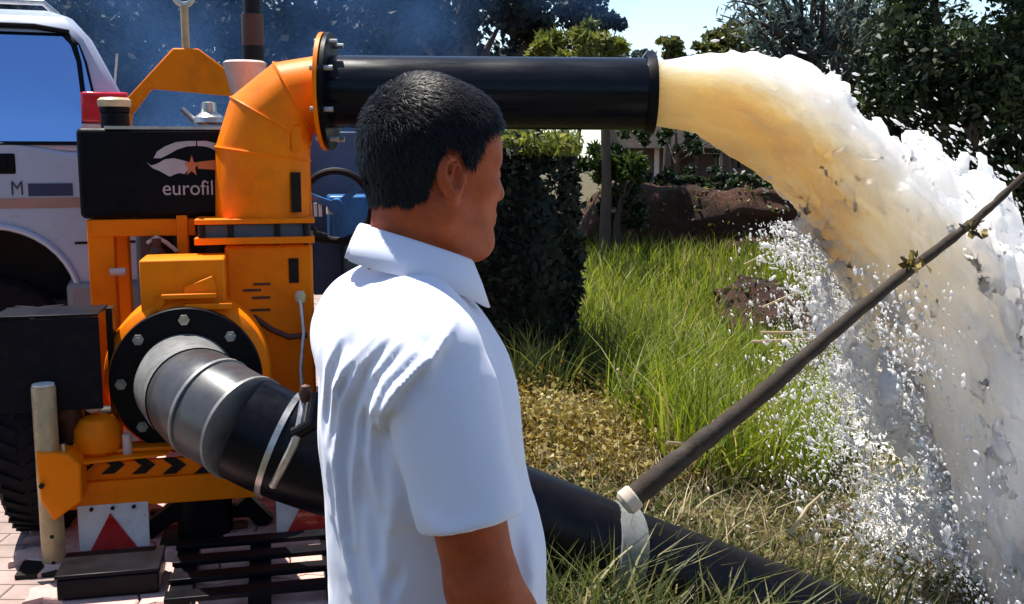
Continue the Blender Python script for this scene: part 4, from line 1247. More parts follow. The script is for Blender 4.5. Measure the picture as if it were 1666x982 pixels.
# tail lamp, handle recess, stripe, lettering, bumper, arch trim
lm = paint('tail_lamp_red', (0.55, 0.008, 0.03), 0.15, var=.1, scale=20, coat=.6)
a = vx(138, 200); c = vx(200, 150)
tl = MB().box((a[0], VY - .035, a[1]), (c[0] + .02, VY + .14, c[1])).build('tail_lamp', lm, van, vo, bevel=0.012)
a2 = vx(138, 222); MB().box((a2[0], VY - .03, a2[1]), (c[0] + .02, VY + .12, a[1] - .003)).build('reverse_lamp', M['pale'], tl, vo, bevel=0.008)
a = vx(-80, 282); c = vx(40, 249); MB().box((a[0], VY - .006, a[1]), (c[0], VY + .01, c[1])).build('handle_recess', M['black'], van, vo, bevel=0.012)
a = vx(-40, 272); c = vx(30, 262); MB().box((a[0], VY - .016, a[1]), (c[0], VY - .007, c[1])).build('door_handle', M['black'], van, vo, bevel=0.004)
a = vx(-900, 336); c = vx(236, 320)
MB().box((a[0], VY - .003, a[1]), (c[0], VY + .01, c[1])).build('body_stripe', paint('faded_orange_stripe', (0.36, 0.20, 0.15), .5, var=.2, scale=4), van, vo)
a = vx(60, 317); c = vx(124, 297)
MB().box((a[0], VY - .0035, a[1]), (c[0], VY + .01, c[1])).build('decal_band', paint('navy_decal', (0.025, 0.03, 0.09), .45, var=.15, scale=8), van, vo)
q = vx(34, 315); text_mesh('lettering', 'M', 32 * VY / F, paint('navy_letter', (0.04, 0.035, 0.06), .5), van, Matrix.Translation(Vector((q[0], VY - .003, q[1])) - vo) @ Matrix.Rotation(R(90), 4, 'X'), xscale=.8)
MB().tube([(x, VY - .004, z) for x, z in arch(2, 500, 137, 20)], 0.014, 8).build('arch_trim', silver, van, vo)
q = vx(70, 455); c = vx(262, 512); MB().box((q[0] + .12, VY - .03, c[1]), (c[0], VY + 1.65, q[1])).build('bumper', paint('bumper_grey', (0.20, 0.19, 0.21), .5, var=.1, scale=5), van, vo, bevel=0.025)
mb = MB(); mb.box((vx(-1380, 0)[0], VY + .08, .27), (vx(225, 0)[0], VY + 1.5, .58)); mb.build('underbody', M['dark'], van, vo)
for cx in (2, -1130):
    q = vx(cx, 500); MB().box((q[0] - .36, VY + .26, .3), (q[0] + .36, VY + .32, .95)).build('wheel_well', M['dark'], van, vo)
for cx in (2, -1130):
    for y0 in (VY + .14, VY + 1.50):
        q = vx(cx, 500)
        prof = [(0.19, -.09), (0.28, -.10), (0.32, -.09), (0.34, -.06), (0.345, 0), (0.34, .06), (0.32, .09), (0.28, .10), (0.19, .09), (0.19, -.09)]
        wh = MB().lathe((q[0], y0, .345), (0, 1, 0), prof, 40).build('wheel_tyre', M['rubber'], van, vo)
        MB().lathe((q[0], y0, .345), (0, 1, 0), [(0.192, -.07), (0.195, -.085), (0.18, -.08), (0.16, -.03), (0.06, -.05), (0.05, -.07), (0, -.07)], 28).build('rim', M['steel'], wh, vo)
a = vx(188, 75); mb = MB(); mb.tube([(vx(178, 0)[0], VY + .2, vx(0, 130)[1]), (vx(184, 0)[0], VY + .2, vx(0, 80)[1])], .006, 6); mb.build('wiper_arm', M['steel'], van, vo)

# ------------------------------------------------------------------ the man
PHI = R(17); HYAW = R(13)
MX, MY = -0.112, 1.45
mg = gz(MX, MY)
MS = (1.305 - mg) / 1.735
man = empty('person', (MX, MY, mg), PHI); man.scale = (MS, MS, MS)
tag(man, 'man in white short sleeved polo shirt with short black hair, seen from behind, looking right', 'person')

skin, nt, b = new_mat('skin_brown')
n1 = noise(nt, 18, 6, .6); r1 = ramp(nt, n1.outputs['Fac'], [(0.3, (0.30, 0.055, 0.014)), (0.55, (0.40, 0.080, 0.022)), (0.75, (0.47, 0.11, 0.036))])
n5 = noise(nt, 60, 8, .75); r5 = ramp(nt, n5.outputs['Fac'], [(0.35, (0.62, 0.60, 0.60)), (0.6, (1.05, 1.03, 1.0))])
mx5 = nt.nodes.new('ShaderNodeMix'); mx5.data_type = 'RGBA'; mx5.blend_type = 'MULTIPLY'; mx5.inputs['Factor'].default_value = .4
nt.links.new(r1.outputs[0], mx5.inputs['A']); nt.links.new(r5.outputs[0], mx5.inputs['B'])
nt.links.new(mx5.outputs['Result'], b.inputs['Base Color']); b.inputs['Roughness'].default_value = 0.5; b.inputs['Specular IOR Level'].default_value = 0.25
b.inputs['Subsurface Weight'].default_value = 0.12; b.inputs['Subsurface Radius'].default_value = (0.012, 0.004, 0.002); b.inputs['Subsurface Scale'].default_value = 0.6
n2 = noise(nt, 220, 4, .6); bump(nt, b, n2.outputs['Fac'], 0.3, 0.002)
cloth, nt, b = new_mat('white_cotton_knit')
n1 = noise(nt, 7, 4, .5); r1 = ramp(nt, n1.outputs['Fac'], [(0.3, (0.68, 0.71, 0.86)), (0.7, (0.72, 0.75, 0.89))])
nt.links.new(r1.outputs[0], b.inputs['Base Color']); b.inputs['Roughness'].default_value = 0.9; b.inputs['Specular IOR Level'].default_value = 0.2
b.inputs['Sheen Weight'].default_value = 0.25
tcn = nt.nodes.new('ShaderNodeTexCoord'); wv = nt.nodes.new('ShaderNodeTexWave'); wv.inputs['Scale'].default_value = 420; wv.inputs['Distortion'].default_value = 1.5; wv.bands_direction = 'Z'
nt.links.new(tcn.outputs['Object'], wv.inputs['Vector'])
n2 = noise(nt, 38, 5, .6)
ad = nt.nodes.new('ShaderNodeMath'); ad.operation = 'MULTIPLY_ADD'; ad.inputs[1].default_value = 0.12
nt.links.new(wv.outputs['Fac'], ad.inputs[0]); nt.links.new(n2.outputs['Fac'], ad.inputs[2]); bump(nt, b, ad.outputs[0], 0.16, 0.006)
trous = paint('dark_trousers', (0.03, 0.032, 0.04), 0.9, var=.2, scale=20)
shoe = paint('brown_shoe', (0.05, 0.03, 0.02), 0.5, var=.2, scale=20)
hairm, nt, b = new_mat('black_hair')
at = nt.nodes.new('ShaderNodeAttribute'); at.attribute_name = 'v'
r1 = ramp(nt, at.outputs['Fac'], [(0, (0.003, 0.0026, 0.003)), (0.85, (0.007, 0.006, 0.007)), (1, (0.028, 0.025, 0.028))])
nt.links.new(r1.outputs[0], b.inputs['Base Color']); b.inputs['Roughness'].default_value = 0.46; b.inputs['Specular IOR Level'].default_value = 0.2

gxs = np.arange(-.26, .36, .004); gys = np.arange(-.34, .34, .004)
gzs = np.concatenate([np.arange(-.02, .80, .012), np.arange(.80, 1.36, .0055), np.arange(1.36, 1.76, .0036)])


class SDFY(SDF):
    yaw = 0.0; pivot = (-.02, 0.0)

    def apply(self, fn, lo, hi, k=.02, mode='add', pad=.09):
        if self.yaw:
            c_, s_ = math.cos(self.yaw), math.sin(self.yaw); px_, py_ = self.pivot

            def g(x, y, z):
                X = (x - px_) * c_ + (y - py_) * s_ + px_; Y = -(x - px_) * s_ + (y - py_) * c_ + py_
                return fn(X, Y, z)
            SDF.apply(self, g, lo, hi, k, mode, pad + .05)
        else:
            SDF.apply(self, fn, lo, hi, k, mode, pad)


bd = SDFY(gxs, gys, gzs)
# torso and legs (inside the clothes)
bd.ell((0, 0, 1.24), (.105, .155, .20)); bd.ell((.01, 0, 1.02), (.115, .145, .18), .04); bd.ell((0, 0, .90), (.10, .14, .12), .04)
bd.cap((-.02, -.15, 1.385), (-.02, .15, 1.385), .045, .045, .05)
for s_ in (-1, 1):
    bd.cap((0, s_ * .085, .88), (.01, s_ * .095, .48), .08, .052, .03); bd.cap((.01, s_ * .095, .48), (-.02, s_ * .10, .08), .052, .036, .02)
    bd.cap((-.03, s_ * .10, .035), (.15, s_ * .115, .025), .036, .03, .02)
# arms: right hangs slightly forward, left mirrored
ARM = {}
for s_ in (-1, 1):
    sh = (-.038, s_ * .185, 1.375); el = (.008, s_ * .235, 1.10); wr = (.115, s_ * .215, .86)
    ARM[s_] = (sh, el, wr)
    bd.cap(sh, el, .052, .044, .03); bd.cap(el, wr, .044, .027, .02); bd.cap((.035, s_ * .232, 1.05), (.06, s_ * .228, .99), .043, .04, .03)
    hx, hy, hz = wr
    bd.ell((hx + .022, hy, hz - .055), (.03, .016, .05), .015)
    for f_, (dx, L_) in enumerate(((-.004, .062), (.012, .074), (.028, .070), (.043, .055))):
        a_ = (hx + dx, hy, hz - .09); b_ = (hx + dx + .012, hy - s_ * .006, hz - .09 - L_ * .55); c2 = (hx + dx + .012, hy - s_ * .022, hz - .09 - L_)
        bd.cap(a_, b_, .0095, .0088, .006); bd.cap(b_, c2, .0088, .0075, .004)
    bd.cap((hx + .03, hy - s_ * .006, hz - .03), (hx + .062, hy - s_ * .012, hz - .068), .012, .0095, .01); bd.cap((hx + .062, hy - s_ * .012, hz - .068), (hx + .066, hy - s_ * .016, hz - .095), .0095, .008, .004)
# neck and head
bd.cap((-.035, 0, 1.36), (-.022, 0, 1.56), .066, .059, .035)
bd.yaw = HYAW
HZ = 1.600
bd.ell((-.006, 0, HZ + .032), (.086, .074, .094), .02)
bd.ell((.030, 0, HZ - .035), (.068, .062, .082), .03)
bd.ell((.048, 0, HZ + .04), (.055, .066, .06), .03)
for s_ in (-1, 1):
    bd.cap((-.005, s_ * .052, HZ - .052), (.060, s_ * .020, HZ - .096), .026, .022, .025)
    bd.ell((.062, s_ * .040, HZ - .018), (.024, .022, .02), .02)          # cheekbone
    bd.cap((.088, s_ * .012, HZ + .022), (.074, s_ * .046, HZ + .020), .010, .010, .012)   # brow
    bd.ell((.092, s_ * .031, HZ + .003), (.016, .017, .011), .008, 'cut')  # socket
    bd.ell((.081, s_ * .031, HZ + .002), (.013, .0135, .0115), .004)       # eye
bd.cap((.092, 0, HZ + .012), (.107, 0, HZ - .026), .008, .011, .01)
for s_ in (-1, 1): bd.ell((.098, s_ * .012, HZ - .030), (.012, .009, .008), .006)
bd.ell((.090, 0, HZ - .057), (.011, .024, .0055), .006); bd.ell((.089, 0, HZ - .067), (.011, .021, .0065), .006)
bd.ell((.071, 0, HZ - .096), (.024, .026, .02), .02)
for s_ in (-1, 1):   # ear: shell, hollow, lobe
    bd.ell((-.008, s_ * .080, HZ + .000), (.020, .010, .031), .005, tilt=.2)
    bd.ell((-.003, s_ * .086, HZ + .003), (.0125, .010, .020), .003, 'cut', tilt=.2)
    bd.cap((-.010, s_ * .081, HZ - .012), (-.004, s_ * .081, HZ + .014), .0035, .003, .003)
    bd.ell((-.002, s_ * .077, HZ - .027), (.010, .007, .009), .006)
    bd.ell((.012, s_ * .076, HZ - .004), (.006, .006, .008), .004)
bd.yaw = 0
V, Fq = bd.mesh()
body = mesh_np('body', V, Fq, skin, man)

# ---- hair: cap grown from the scalp, then thousands of short strands
nrm = np.zeros((len(V), 3)); body.data.vertices.foreach_get('normal', (nb_ := np.zeros(len(V) * 3, dtype=np.float32))); nrm = nb_.reshape(-1, 3)
cH, sH = math.cos(HYAW), math.sin(HYAW)
lx = (V[:, 0] + .02) * cH + V[:, 1] * sH - .02; ly = -(V[:, 0] + .02) * sH + V[:, 1] * cH; lz = V[:, 2] - HZ
line = np.interp(lx, [-.12, -.075, -.050, -.034, -.026, -.012, .008, .016, .030, .038, .052, .075, .092, .12], [-.046, -.044, -.042, -.034, .0, .036, .034, .012, .010, .034, .050, .060, .070, .075])
line = line + (fbm(V[:, 0] * 110, V[:, 1] * 110, V[:, 2] * 110) - .5) * .020
ear = (np.abs(ly) > .078) & (lx > -.036) & (lx < .02) & (lz < .04)
hm = (lz - line) * (~ear)
mask = (hm > 0) & ~ear & (lz > -.075)
fm = mask[Fq].all(axis=1)
used = np.unique(Fq[fm]); remap = np.full(len(V), -1); remap[used] = np.arange(len(used))
lift = np.clip(hm[used] / .035, 0, 1) ** .7 * (.005 + .005 * smooth((lz[used] - .02) / .07))
lift = lift + .0045 * (fbm(V[used, 0] * 60, V[used, 1] * 60, V[used, 2] * 60) - .5)
Vh = V[used] + nrm[used] * (lift + .001)[:, None]
hair = mesh_np('hair', Vh, remap[Fq[fm]], hairm, man, attr={'v': np.zeros(len(Vh))})
fs_ = Fq[fm]; ctr = remap[fs_]
ns = 24000
pick = rng.integers(0, len(ctr), ns); wts = rng.dirichlet((1, 1, 1, 1), ns)
Ph = (Vh[ctr[pick]] * wts[:, :, None]).sum(1); Nh = nrm[used][ctr[pick]].mean(1); Nh /= np.linalg.norm(Nh, axis=1, keepdims=True)
hz_ = Ph[:, 2] - HZ
wt_ = smooth((hz_ - .02) / .09)
flow = np.stack([.25 + .65 * wt_, np.zeros(ns), -1.0 + .9 * wt_], 1) + rng.normal(0, .35, (ns, 3))
sw = fbm(Ph[:, 0] * 25, Ph[:, 1] * 25, Ph[:, 2] * 25) - .5
flow[:, 1] += sw * 2.0; flow[:, 0] += sw * .8
flow -= Nh * (flow * Nh).sum(1, keepdims=True); flow /= np.linalg.norm(flow, axis=1, keepdims=True)
Lh = rng.uniform(.007, .017, ns)[:, None] * np.interp(hz_, [-.05, -.02, .03], [.35, .55, 1.0])[:, None]
side = np.cross(flow, Nh); wd = .00055
a_ = Ph - Nh * .001; b_ = Ph + flow * Lh * .55 + Nh * Lh * .30; c_ = Ph + flow * Lh + Nh * Lh * .32
Vs = np.stack([a_ - side * wd, a_ + side * wd, b_ - side * wd * .8, b_ + side * wd * .8, c_ - side * wd * .3, c_ + side * wd * .3], 1).reshape(-1, 3)
i_ = np.arange(ns)[:, None] * 6
Fs = np.concatenate([np.concatenate([i_, i_ + 1, i_ + 3, i_ + 2], 1), np.concatenate([i_ + 2, i_ + 3, i_ + 5, i_ + 4], 1)])
st = mesh_np('hair_strand_layer', Vs, Fs, hairm, hair, attr={'v': np.repeat(rng.random(ns), 6)}); st['kind'] = 'stuff'

# ---- shirt
sx = np.arange(-.26, .30, .0045); sy = np.arange(-.36, .36, .0045); sz = np.arange(.72, 1.56, .0045)
sh_ = SDF(sx, sy, sz)
sh_.ell((-.020, 0, 1.24), (.143, .182, .22), .03)
sh_.ell((.004, 0, 1.03), (.156, .170, .22), .06)
sh_.ell((.002, 0, .88), (.148, .168, .17), .06)
sh_.cap((-.048, -.135, 1.388), (-.055, .15, 1.392), .062, .066, .06)
sh_.cap((-.072, -.07, 1.37), (-.075, .09, 1.37), .080, .080, .05)
sh_.cap((-.036, 0, 1.40), (-.032, 0, 1.475), .074, .052, .015)
for s_ in (-1, 1):
    sh_.cap((-.04, s_ * .14, 1.40), (-.035, s_ * .035, 1.455), .045, .040, .035)
    sh_.cap((-.040, s_ * .178, 1.378), (-.004, s_ * .226, 1.17), .066, .062, .022)
    sh_.cap((-.028, s_ * .19, 1.33), (-.006, s_ * .221, 1.20), .067, .064, .02)
# folds: long ridges and grooves on the camera side, given in picture-plane metres (h, z)
cP, sP = math.cos(PHI), math.sin(PHI)


def hz2(px, py, D=1.34):
    q = P(px, py, D); return ((q.x - MX) / MS, (q.z - mg) / MS)


def fold(pts_, amp, w, k0=None):
    pl = [hz2(*q) for q in pts_]

    def fn(x, y, z):
        h = x * cP - y * sP; dep = x * sP + y * cP
        best = None
        for (a, b2), tA, tB in zip(zip(pl[:-1], pl[1:]), np.linspace(0, 1, len(pl))[:-1], np.linspace(0, 1, len(pl))[1:]):
            ax_, az_ = a; bx_, bz_ = b2; L2 = (bx_ - ax_) ** 2 + (bz_ - az_) ** 2
            t = np.clip(((h - ax_) * (bx_ - ax_) + (z - az_) * (bz_ - az_)) / L2, 0, 1)
            dd_ = (h - ax_ - (bx_ - ax_) * t) ** 2 + (z - az_ - (bz_ - az_) * t) ** 2
            g = np.exp(-dd_ / (w * w)) * np.sin(np.pi * np.clip(.12 + .76 * (tA + (tB - tA) * t), 0, 1))
            best = g if best is None else np.maximum(best, g)
        return -2.3 * amp * best * smooth((.08 - dep) / .08)
    sh_.apply(fn, (-.3, -.4, .7), (.3, .4, 1.6), mode='disp')


for pts_, amp, w in [
    ([(648, 520), (600, 575), (566, 640), (548, 740), (556, 860), (580, 960)], .007, .007),
    ([(664, 530), (622, 585), (594, 660), (580, 770), (584, 880)], .006, .006),
    ([(632, 520), (584, 570), (552, 620), (534, 720), (536, 850)], .005, .006),
    ([(690, 540), (646, 585), (620, 640), (612, 720), (626, 800)], .008, .008),
    ([(712, 545), (664, 590), (636, 640), (630, 690)], .006, .006),
    ([(735, 520), (700, 560), (660, 600), (645, 630)], .005, .006),
    ([(745, 500), (720, 545), (706, 590)], .004, .006),
    ([(560, 540), (536, 590), (520, 680), (528, 800)], .004, .006),
    ([(640, 700), (650, 780), (640, 880), (620, 980)], .006, .012),
    ([(600, 820), (610, 900), (640, 980)], .005, .010),
    ([(690, 770), (740, 795), (790, 780)], .002, .012),
    ([(860, 860), (870, 940), (866, 1000)], .005, .014),
    ([(720, 905), (660, 940), (620, 1000)], .004, .012),
    ([(672, 838), (710, 852), (760, 856), (822, 846)], -.0016, .004),
    ([(600, 470), (640, 500), (600, 545)], .003, .007), ([(575, 560), (556, 610), (548, 680)], .004, .005),
    ([(740, 498), (716, 540), (690, 580), (668, 620)], -.002, .004)]:
    fold(pts_, amp, w)
sh_.apply(lambda x, y, z: .010 * (fbm(x * 9 + 3 + 0 * y, y * 9 + 3, z * 6 + 3) - .5) + 0.004 * (fbm(x * 26, y * 26 + 0 * x, z * 14) - .5), (-.4, -.4, .6), (.4, .4, 1.7), mode='disp')
# openings: sleeve hem, waist hem, neck
for s_ in (-1, 1):
    hp = np.array((-.002, s_ * .229, 1.182)); hd = np.array((.034, s_ * .05, -.222)); hd /= np.linalg.norm(hd)
    sh_.apply(lambda x, y, z: -(((x - hp[0]) * hd[0] + (y - hp[1]) * hd[1] + (z - hp[2]) * hd[2])) + 0.0 * x + np.where(np.abs(y) > .155 + 0 * x + 0 * z, 0, .2), (hp[0] - .1, hp[1] - .1, 1.05), (hp[0] + .1, hp[1] + .1, 1.2), .004, 'cut', pad=.03)
    a_ = tuple(hp - hd * .05); b_ = tuple(hp + hd * .05)
    sh_.cap(a_, b_, .052, .056, .003, 'cut')
sh_.apply(lambda x, y, z: z - .80 + .012 * np.sin(x * 14) + 0 * y, (-.4, -.4, .6), (.4, .4, .85), .004, 'cut')
sh_.cap((-.028, 0, 1.50), (-.026, 0, 1.66), .058, .064, .004, 'cut')
V, Fq = sh_.mesh()
shirt = mesh_np('shirt', V, Fq, cloth, man)
sm_ = shirt.modifiers.new('smooth', 'SMOOTH'); sm_.factor = .5; sm_.iterations = 1

# collar: folded strip round the neck, tips in front
nA = 72; rows = []
for k in range(nA + 1):
    t = -1 + 2 * k / nA; an = t * R(146)
    ca, sa = math.cos(an), math.sin(an)     # 0 = nape
    fwd_ = (1 - ca) / 2
    R_in = .0685 + .004 * abs(sa)
    cx_ = -.026 + .012 * fwd_
    zt_ = 1.536 - .054 * fwd_ ** 1.15
    drop = .048 + .018 * smooth((abs(t) - .55) / .45)
    R_lo = R_in + .020 + .016 * abs(sa)
    def pt(rr, z): return (cx_ - rr * ca, rr * .98 * sa, z)
    rows.append([pt(R_in - .001, zt_ - .030), pt(R_in, zt_ - .003), pt(R_in + .003, zt_), pt(R_in + .007, zt_ - .004), pt((R_in + R_lo) / 2 + .005, zt_ - drop * .5), pt(R_lo + .002, zt_ - drop), pt(R_lo - .0015, zt_ - drop - .001), pt((R_in + R_lo) / 2 + .001, zt_ - drop * .5)])
Vc = np.array([q for r_ in rows for q in r_]); nc = 8
Fc = []
for k in range(nA):
    for j in range(nc): Fc.append((k * nc + j, k * nc + (j + 1) % nc, (k + 1) * nc + (j + 1) % nc, (k + 1) * nc + j))
collar = mesh_np('collar', Vc, Fc, cloth, shirt)
# sleeve hem bands
# small print at the nape
tmx = Matrix.Translation((-.118, -.02, 1.462))

# trousers and shoes
tr_ = SDF(np.arange(-.2, .26, .011), np.arange(-.26, .26, .011), np.arange(.02, .95, .011))
tr_.ell((.0, 0, .88), (.115, .15, .12), .03)
for s_ in (-1, 1):
    tr_.cap((0, s_ * .085, .86), (.01, s_ * .095, .48), .097, .078, .02); tr_.cap((.01, s_ * .095, .48), (-.01, s_ * .10, .09), .078, .068, .02)
V, Fq = tr_.mesh(); mesh_np('trousers', V, Fq, trous, man)
for s_ in (-1, 1):
    so = SDF(np.arange(-.12, .24, .008), np.arange(s_ * .11 - .08, s_ * .11 + .08, .008), np.arange(-.03, .16, .008))
    so.cap((-.035, s_ * .10, .045), (.15, s_ * .118, .034), .044, .040, .02); so.cap((-.03, s_ * .10, .05), (-.025, s_ * .10, .09), .044, .048, .02)
    so.apply(lambda x, y, z: z - 0.0 + 0 * x + 0 * y, (-.2, s_ * .11 - .1, -.1), (.3, s_ * .11 + .1, .02), .004, 'cut')
    V, Fq = so.mesh(); mesh_np('shoe', V, Fq, shoe, man)

# ------------------------------------------------------------------ water: pool, jet, spray
def water_material(name, mud_stops, rough=0.35, trans=0.45, sss=0.0, flow=False, bs=.5):
    m, nt, b = new_mat(name)
    at = nt.nodes.new('ShaderNodeAttribute'); at.attribute_name = 'foam'
    n1 = noise(nt, 7, 6, .65); n2 = noise(nt, 30, 5, .7)
    if flow:
        fv = nt.nodes.new('ShaderNodeAttribute'); fv.attribute_name = 'flow'
        n1.inputs['Scale'].default_value = 16; n2.inputs['Scale'].default_value = 60; n1.inputs['Roughness'].default_value = .75
        for q_ in (n1, n2): nt.links.new(fv.outputs['Vector'], q_.inputs['Vector'])
    ad = nt.nodes.new('ShaderNodeMath'); ad.operation = 'MULTIPLY_ADD'; ad.inputs[1].default_value = .5; nt.links.new(n1.outputs['Fac'], ad.inputs[0]); nt.links.new(at.outputs['Fac'], ad.inputs[2])
    r = ramp(nt, ad.outputs[0], mud_stops)
    nt.links.new(r.outputs[0], b.inputs['Base Color'])
    b.inputs['Roughness'].default_value = rough
    if sss:
        b.inputs['Subsurface Weight'].default_value = sss; b.inputs['Subsurface Radius'].default_value = (1.0, 0.85, 0.7); b.inputs['Subsurface Scale'].default_value = 1.1
    tr = nt.nodes.new('ShaderNodeBsdfTranslucent'); nt.links.new(r.outputs[0], tr.inputs['Color'])
    mx = nt.nodes.new('ShaderNodeMixShader'); mx.inputs[0].default_value = trans
    bp = bump(nt, b, n2.outputs['Fac'], bs, .012); nt.links.new(bp.outputs[0], tr.inputs['Normal'])
    nt.links.new(b.outputs[0], mx.inputs[1]); nt.links.new(tr.outputs[0], mx.inputs[2])
    nt.links.new(mx.outputs[0], nt.nodes['Material Output'].inputs['Surface'])
    return m


JET = water_material('muddy_jet', [(0.22, (0.66, 0.39, 0.15)), (0.42, (0.73, 0.48, 0.24)), (0.60, (0.82, 0.66, 0.48)), (0.85, (0.86, 0.81, 0.75)), (1.1, (0.95, 0.95, 0.95))], .3, .2, 1.0, True, .45)
FOAM = water_material('white_foam', [(0.2, (0.80, 0.76, 0.72)), (0.6, (0.90, 0.89, 0.88)), (1.0, (0.95, 0.95, 0.95))], .4, .5)
POOL = water_material('muddy_pool', [(0.25, (0.36, 0.27, 0.17)), (0.55, (0.55, 0.48, 0.40)), (0.85, (0.78, 0.76, 0.74)), (1.1, (0.88, 0.88, 0.88))], .25, .12)

wx = np.arange(.8, 10, .045); wy = np.arange(1.2, 13, .045)
IMP = np.array([1.95, 3.6])


def wz(X, Y):
    d = np.hypot(X - IMP[0], Y - IMP[1]); a = np.exp(-d / 1.6)
    return WATER_Z + (fbm(X * 3, Y * 3, 0 * X + 1.5, 4) - .5) * (.03 + .28 * a) + (fbm(X * 14, Y * 14, 0 * X + 7.5, 3) - .5) * (.008 + .05 * a)


def wfoam(X, Y):
    d = np.hypot(X - IMP[0], Y - IMP[1]); return np.clip(1.05 * np.exp(-d / 2.6) + .9 * (fbm(X * 2.2 + 3, Y * 2.2, 0 * X + 2, 4) - .45), 0, 1)


pool = grid_mesh('water_pool', wx, wy, wz, POOL, {'foam': wfoam}); tag(pool, kind='structure')

J0 = np.array([p1.x - .05, DY, p1.z]); JV = 2.95
jx = np.arange(J0[0] - .02, 2.85, .0125); jy = np.arange(DY - .75, DY + .75, .0145); jz = np.arange(-.62, 1.75, .0125)
X = jx[:, None, None].astype(np.float32); Yg = jy[None, :, None].astype(np.float32); Z = jz[None, None, :].astype(np.float32)
dx_ = np.maximum(X - J0[0] - .04, 0)
zc = J0[2] - 4.9 * (dx_ / JV) ** 2; slope = 9.8 * dx_ / JV ** 2; cosA = 1 / np.sqrt(1 + slope ** 2)
arcl = dx_ * np.sqrt(1 + (slope * .5) ** 2)
r_up = np.interp(dx_, [0, .15, .35, .6, .9, 1.2, 1.6, 2.1], [.108, .130, .170, .20, .22, .25, .32, .45]).astype(np.float32)
r_dn = np.interp(dx_, [0, .15, .35, .6, .9, 1.2, 1.6, 2.1], [.108, .114, .15, .24, .36, .45, .52, .56]).astype(np.float32)
r_y = np.interp(dx_, [0, .15, .35, .6, .9, 1.2, 1.6, 2.1], [.108, .115, .14, .18, .24, .30, .38, .45]).astype(np.float32)
dz_ = (Z - zc) * cosA
rr = np.where(dz_ > 0, r_up, r_dn)
e = np.sqrt((dz_ / rr) ** 2 + ((Yg - DY) / r_y) ** 2)
dist = (e - 1) * np.minimum(rr, r_y)
# flow aligned turbulence: coordinates along and across the stream
amp = np.interp(dx_, [0, .12, .4, .9, 1.5, 2.1], [.004, .020, .085, .18, .26, .30]).astype(np.float32)
na = fbm(arcl * 3.6 + 0 * Yg + 0 * dz_, Yg * 7 + 0 * dz_, dz_ * 7 + 0 * Yg, 4) - .5
nc2 = fbm(arcl * 26 + 0 * Yg + 0 * dz_, Yg * 38 + 0 * dz_, dz_ * 38 + 0 * Yg, 2) - .5
nb2 = fbm(arcl * 12 + 0 * Yg + 0 * dz_, Yg * 19 + 0 * dz_, dz_ * 19 + 0 * Yg, 3) - .5
dist = dist - amp * na * 1.35 - amp * .7 * nb2 - np.minimum(amp, .12) * .5 * nc2
# lacy breakup towards the end
hole = fbm(arcl * 4 + 50 + 0 * Yg + 0 * dz_, Yg * 9 + 20 + 0 * dz_, dz_ * 9 + 0 * Yg, 2) - .62
dist = np.where(hole > 0, dist + hole * np.interp(dx_, [0, .5, 1.2, 2], [0, .04, .12, .2]), dist)
dist = np.maximum(dist, (J0[0] - X))
V, Fq = snets(dist.astype(np.float32), jx, jy, jz)
dxv = np.maximum(V[:, 0] - J0[0] - .04, 0); zcv = J0[2] - 4.9 * (dxv / JV) ** 2; sl = 9.8 * dxv / JV ** 2; dzv = (V[:, 2] - zcv) / np.sqrt(1 + sl ** 2)
topness = dzv / np.interp(dxv, [0, .6, 1.2, 2.1], [.11, .24, .34, .5])
ns_ = fbm(dxv * 3, V[:, 1] * 5, dzv * 5, 3)
foam = np.interp(dxv, [0, .25, .6, 1.0, 1.5, 2.2], [-.12, .0, .24, .55, .85, 1.0]) + np.clip(topness, 0, 1) * np.interp(dxv, [0, .12, .4, 1], [.25, .6, .65, .45]) + (ns_ - .5) * .35
arcv = dxv * np.sqrt(1 + (sl * .5) ** 2)
jet = mesh_np('water_jet', V, Fq, JET, None, tuple(J0), attr={'foam': foam})
fa = jet.data.attributes.new('flow', 'FLOAT_VECTOR', 'POINT'); fa.data.foreach_set('vector', np.stack([arcv * .25, V[:, 1], dzv], 1).astype(np.float32).ravel())
tag(jet, 'muddy brown water gushing from the pipe end and arching down to the right', 'water jet')

# spray droplets
ico = None
bm = bmesh.new(); bmesh.ops.create_icosphere(bm, subdivisions=1, radius=1.0); bm.verts.ensure_lookup_table()
IV = np.array([v.co[:] for v in bm.verts]); IF = np.array([[v.index for v in f.verts] for f in bm.faces]); bm.free()


def drops(name, C, r, label, cat, stretch=1.0, sdir=None):
    n = len(C)
    S = rng.uniform(.6, 1.5, (n, 1, 3)) * np.asarray(r)[:, None, None]
    Vd = IV[None] * S
    if sdir is not None:
        dd_ = sdir / np.linalg.norm(sdir, axis=1, keepdims=True)
        Vd = Vd + dd_[:, None, :] * (Vd * dd_[:, None, :]).sum(2, keepdims=True) * (stretch - 1)
    Vd = (Vd + np.asarray(C)[:, None, :]).reshape(-1, 3)
    Fd = (IF[None] + (np.arange(n) * len(IV))[:, None, None]).reshape(-1, 3)
    o = mesh_np(name, Vd, Fd, FOAM, attr={'foam': np.repeat(rng.uniform(.2, .8, n), len(IV))})
    tag(o, label, cat, kind='stuff'); return o


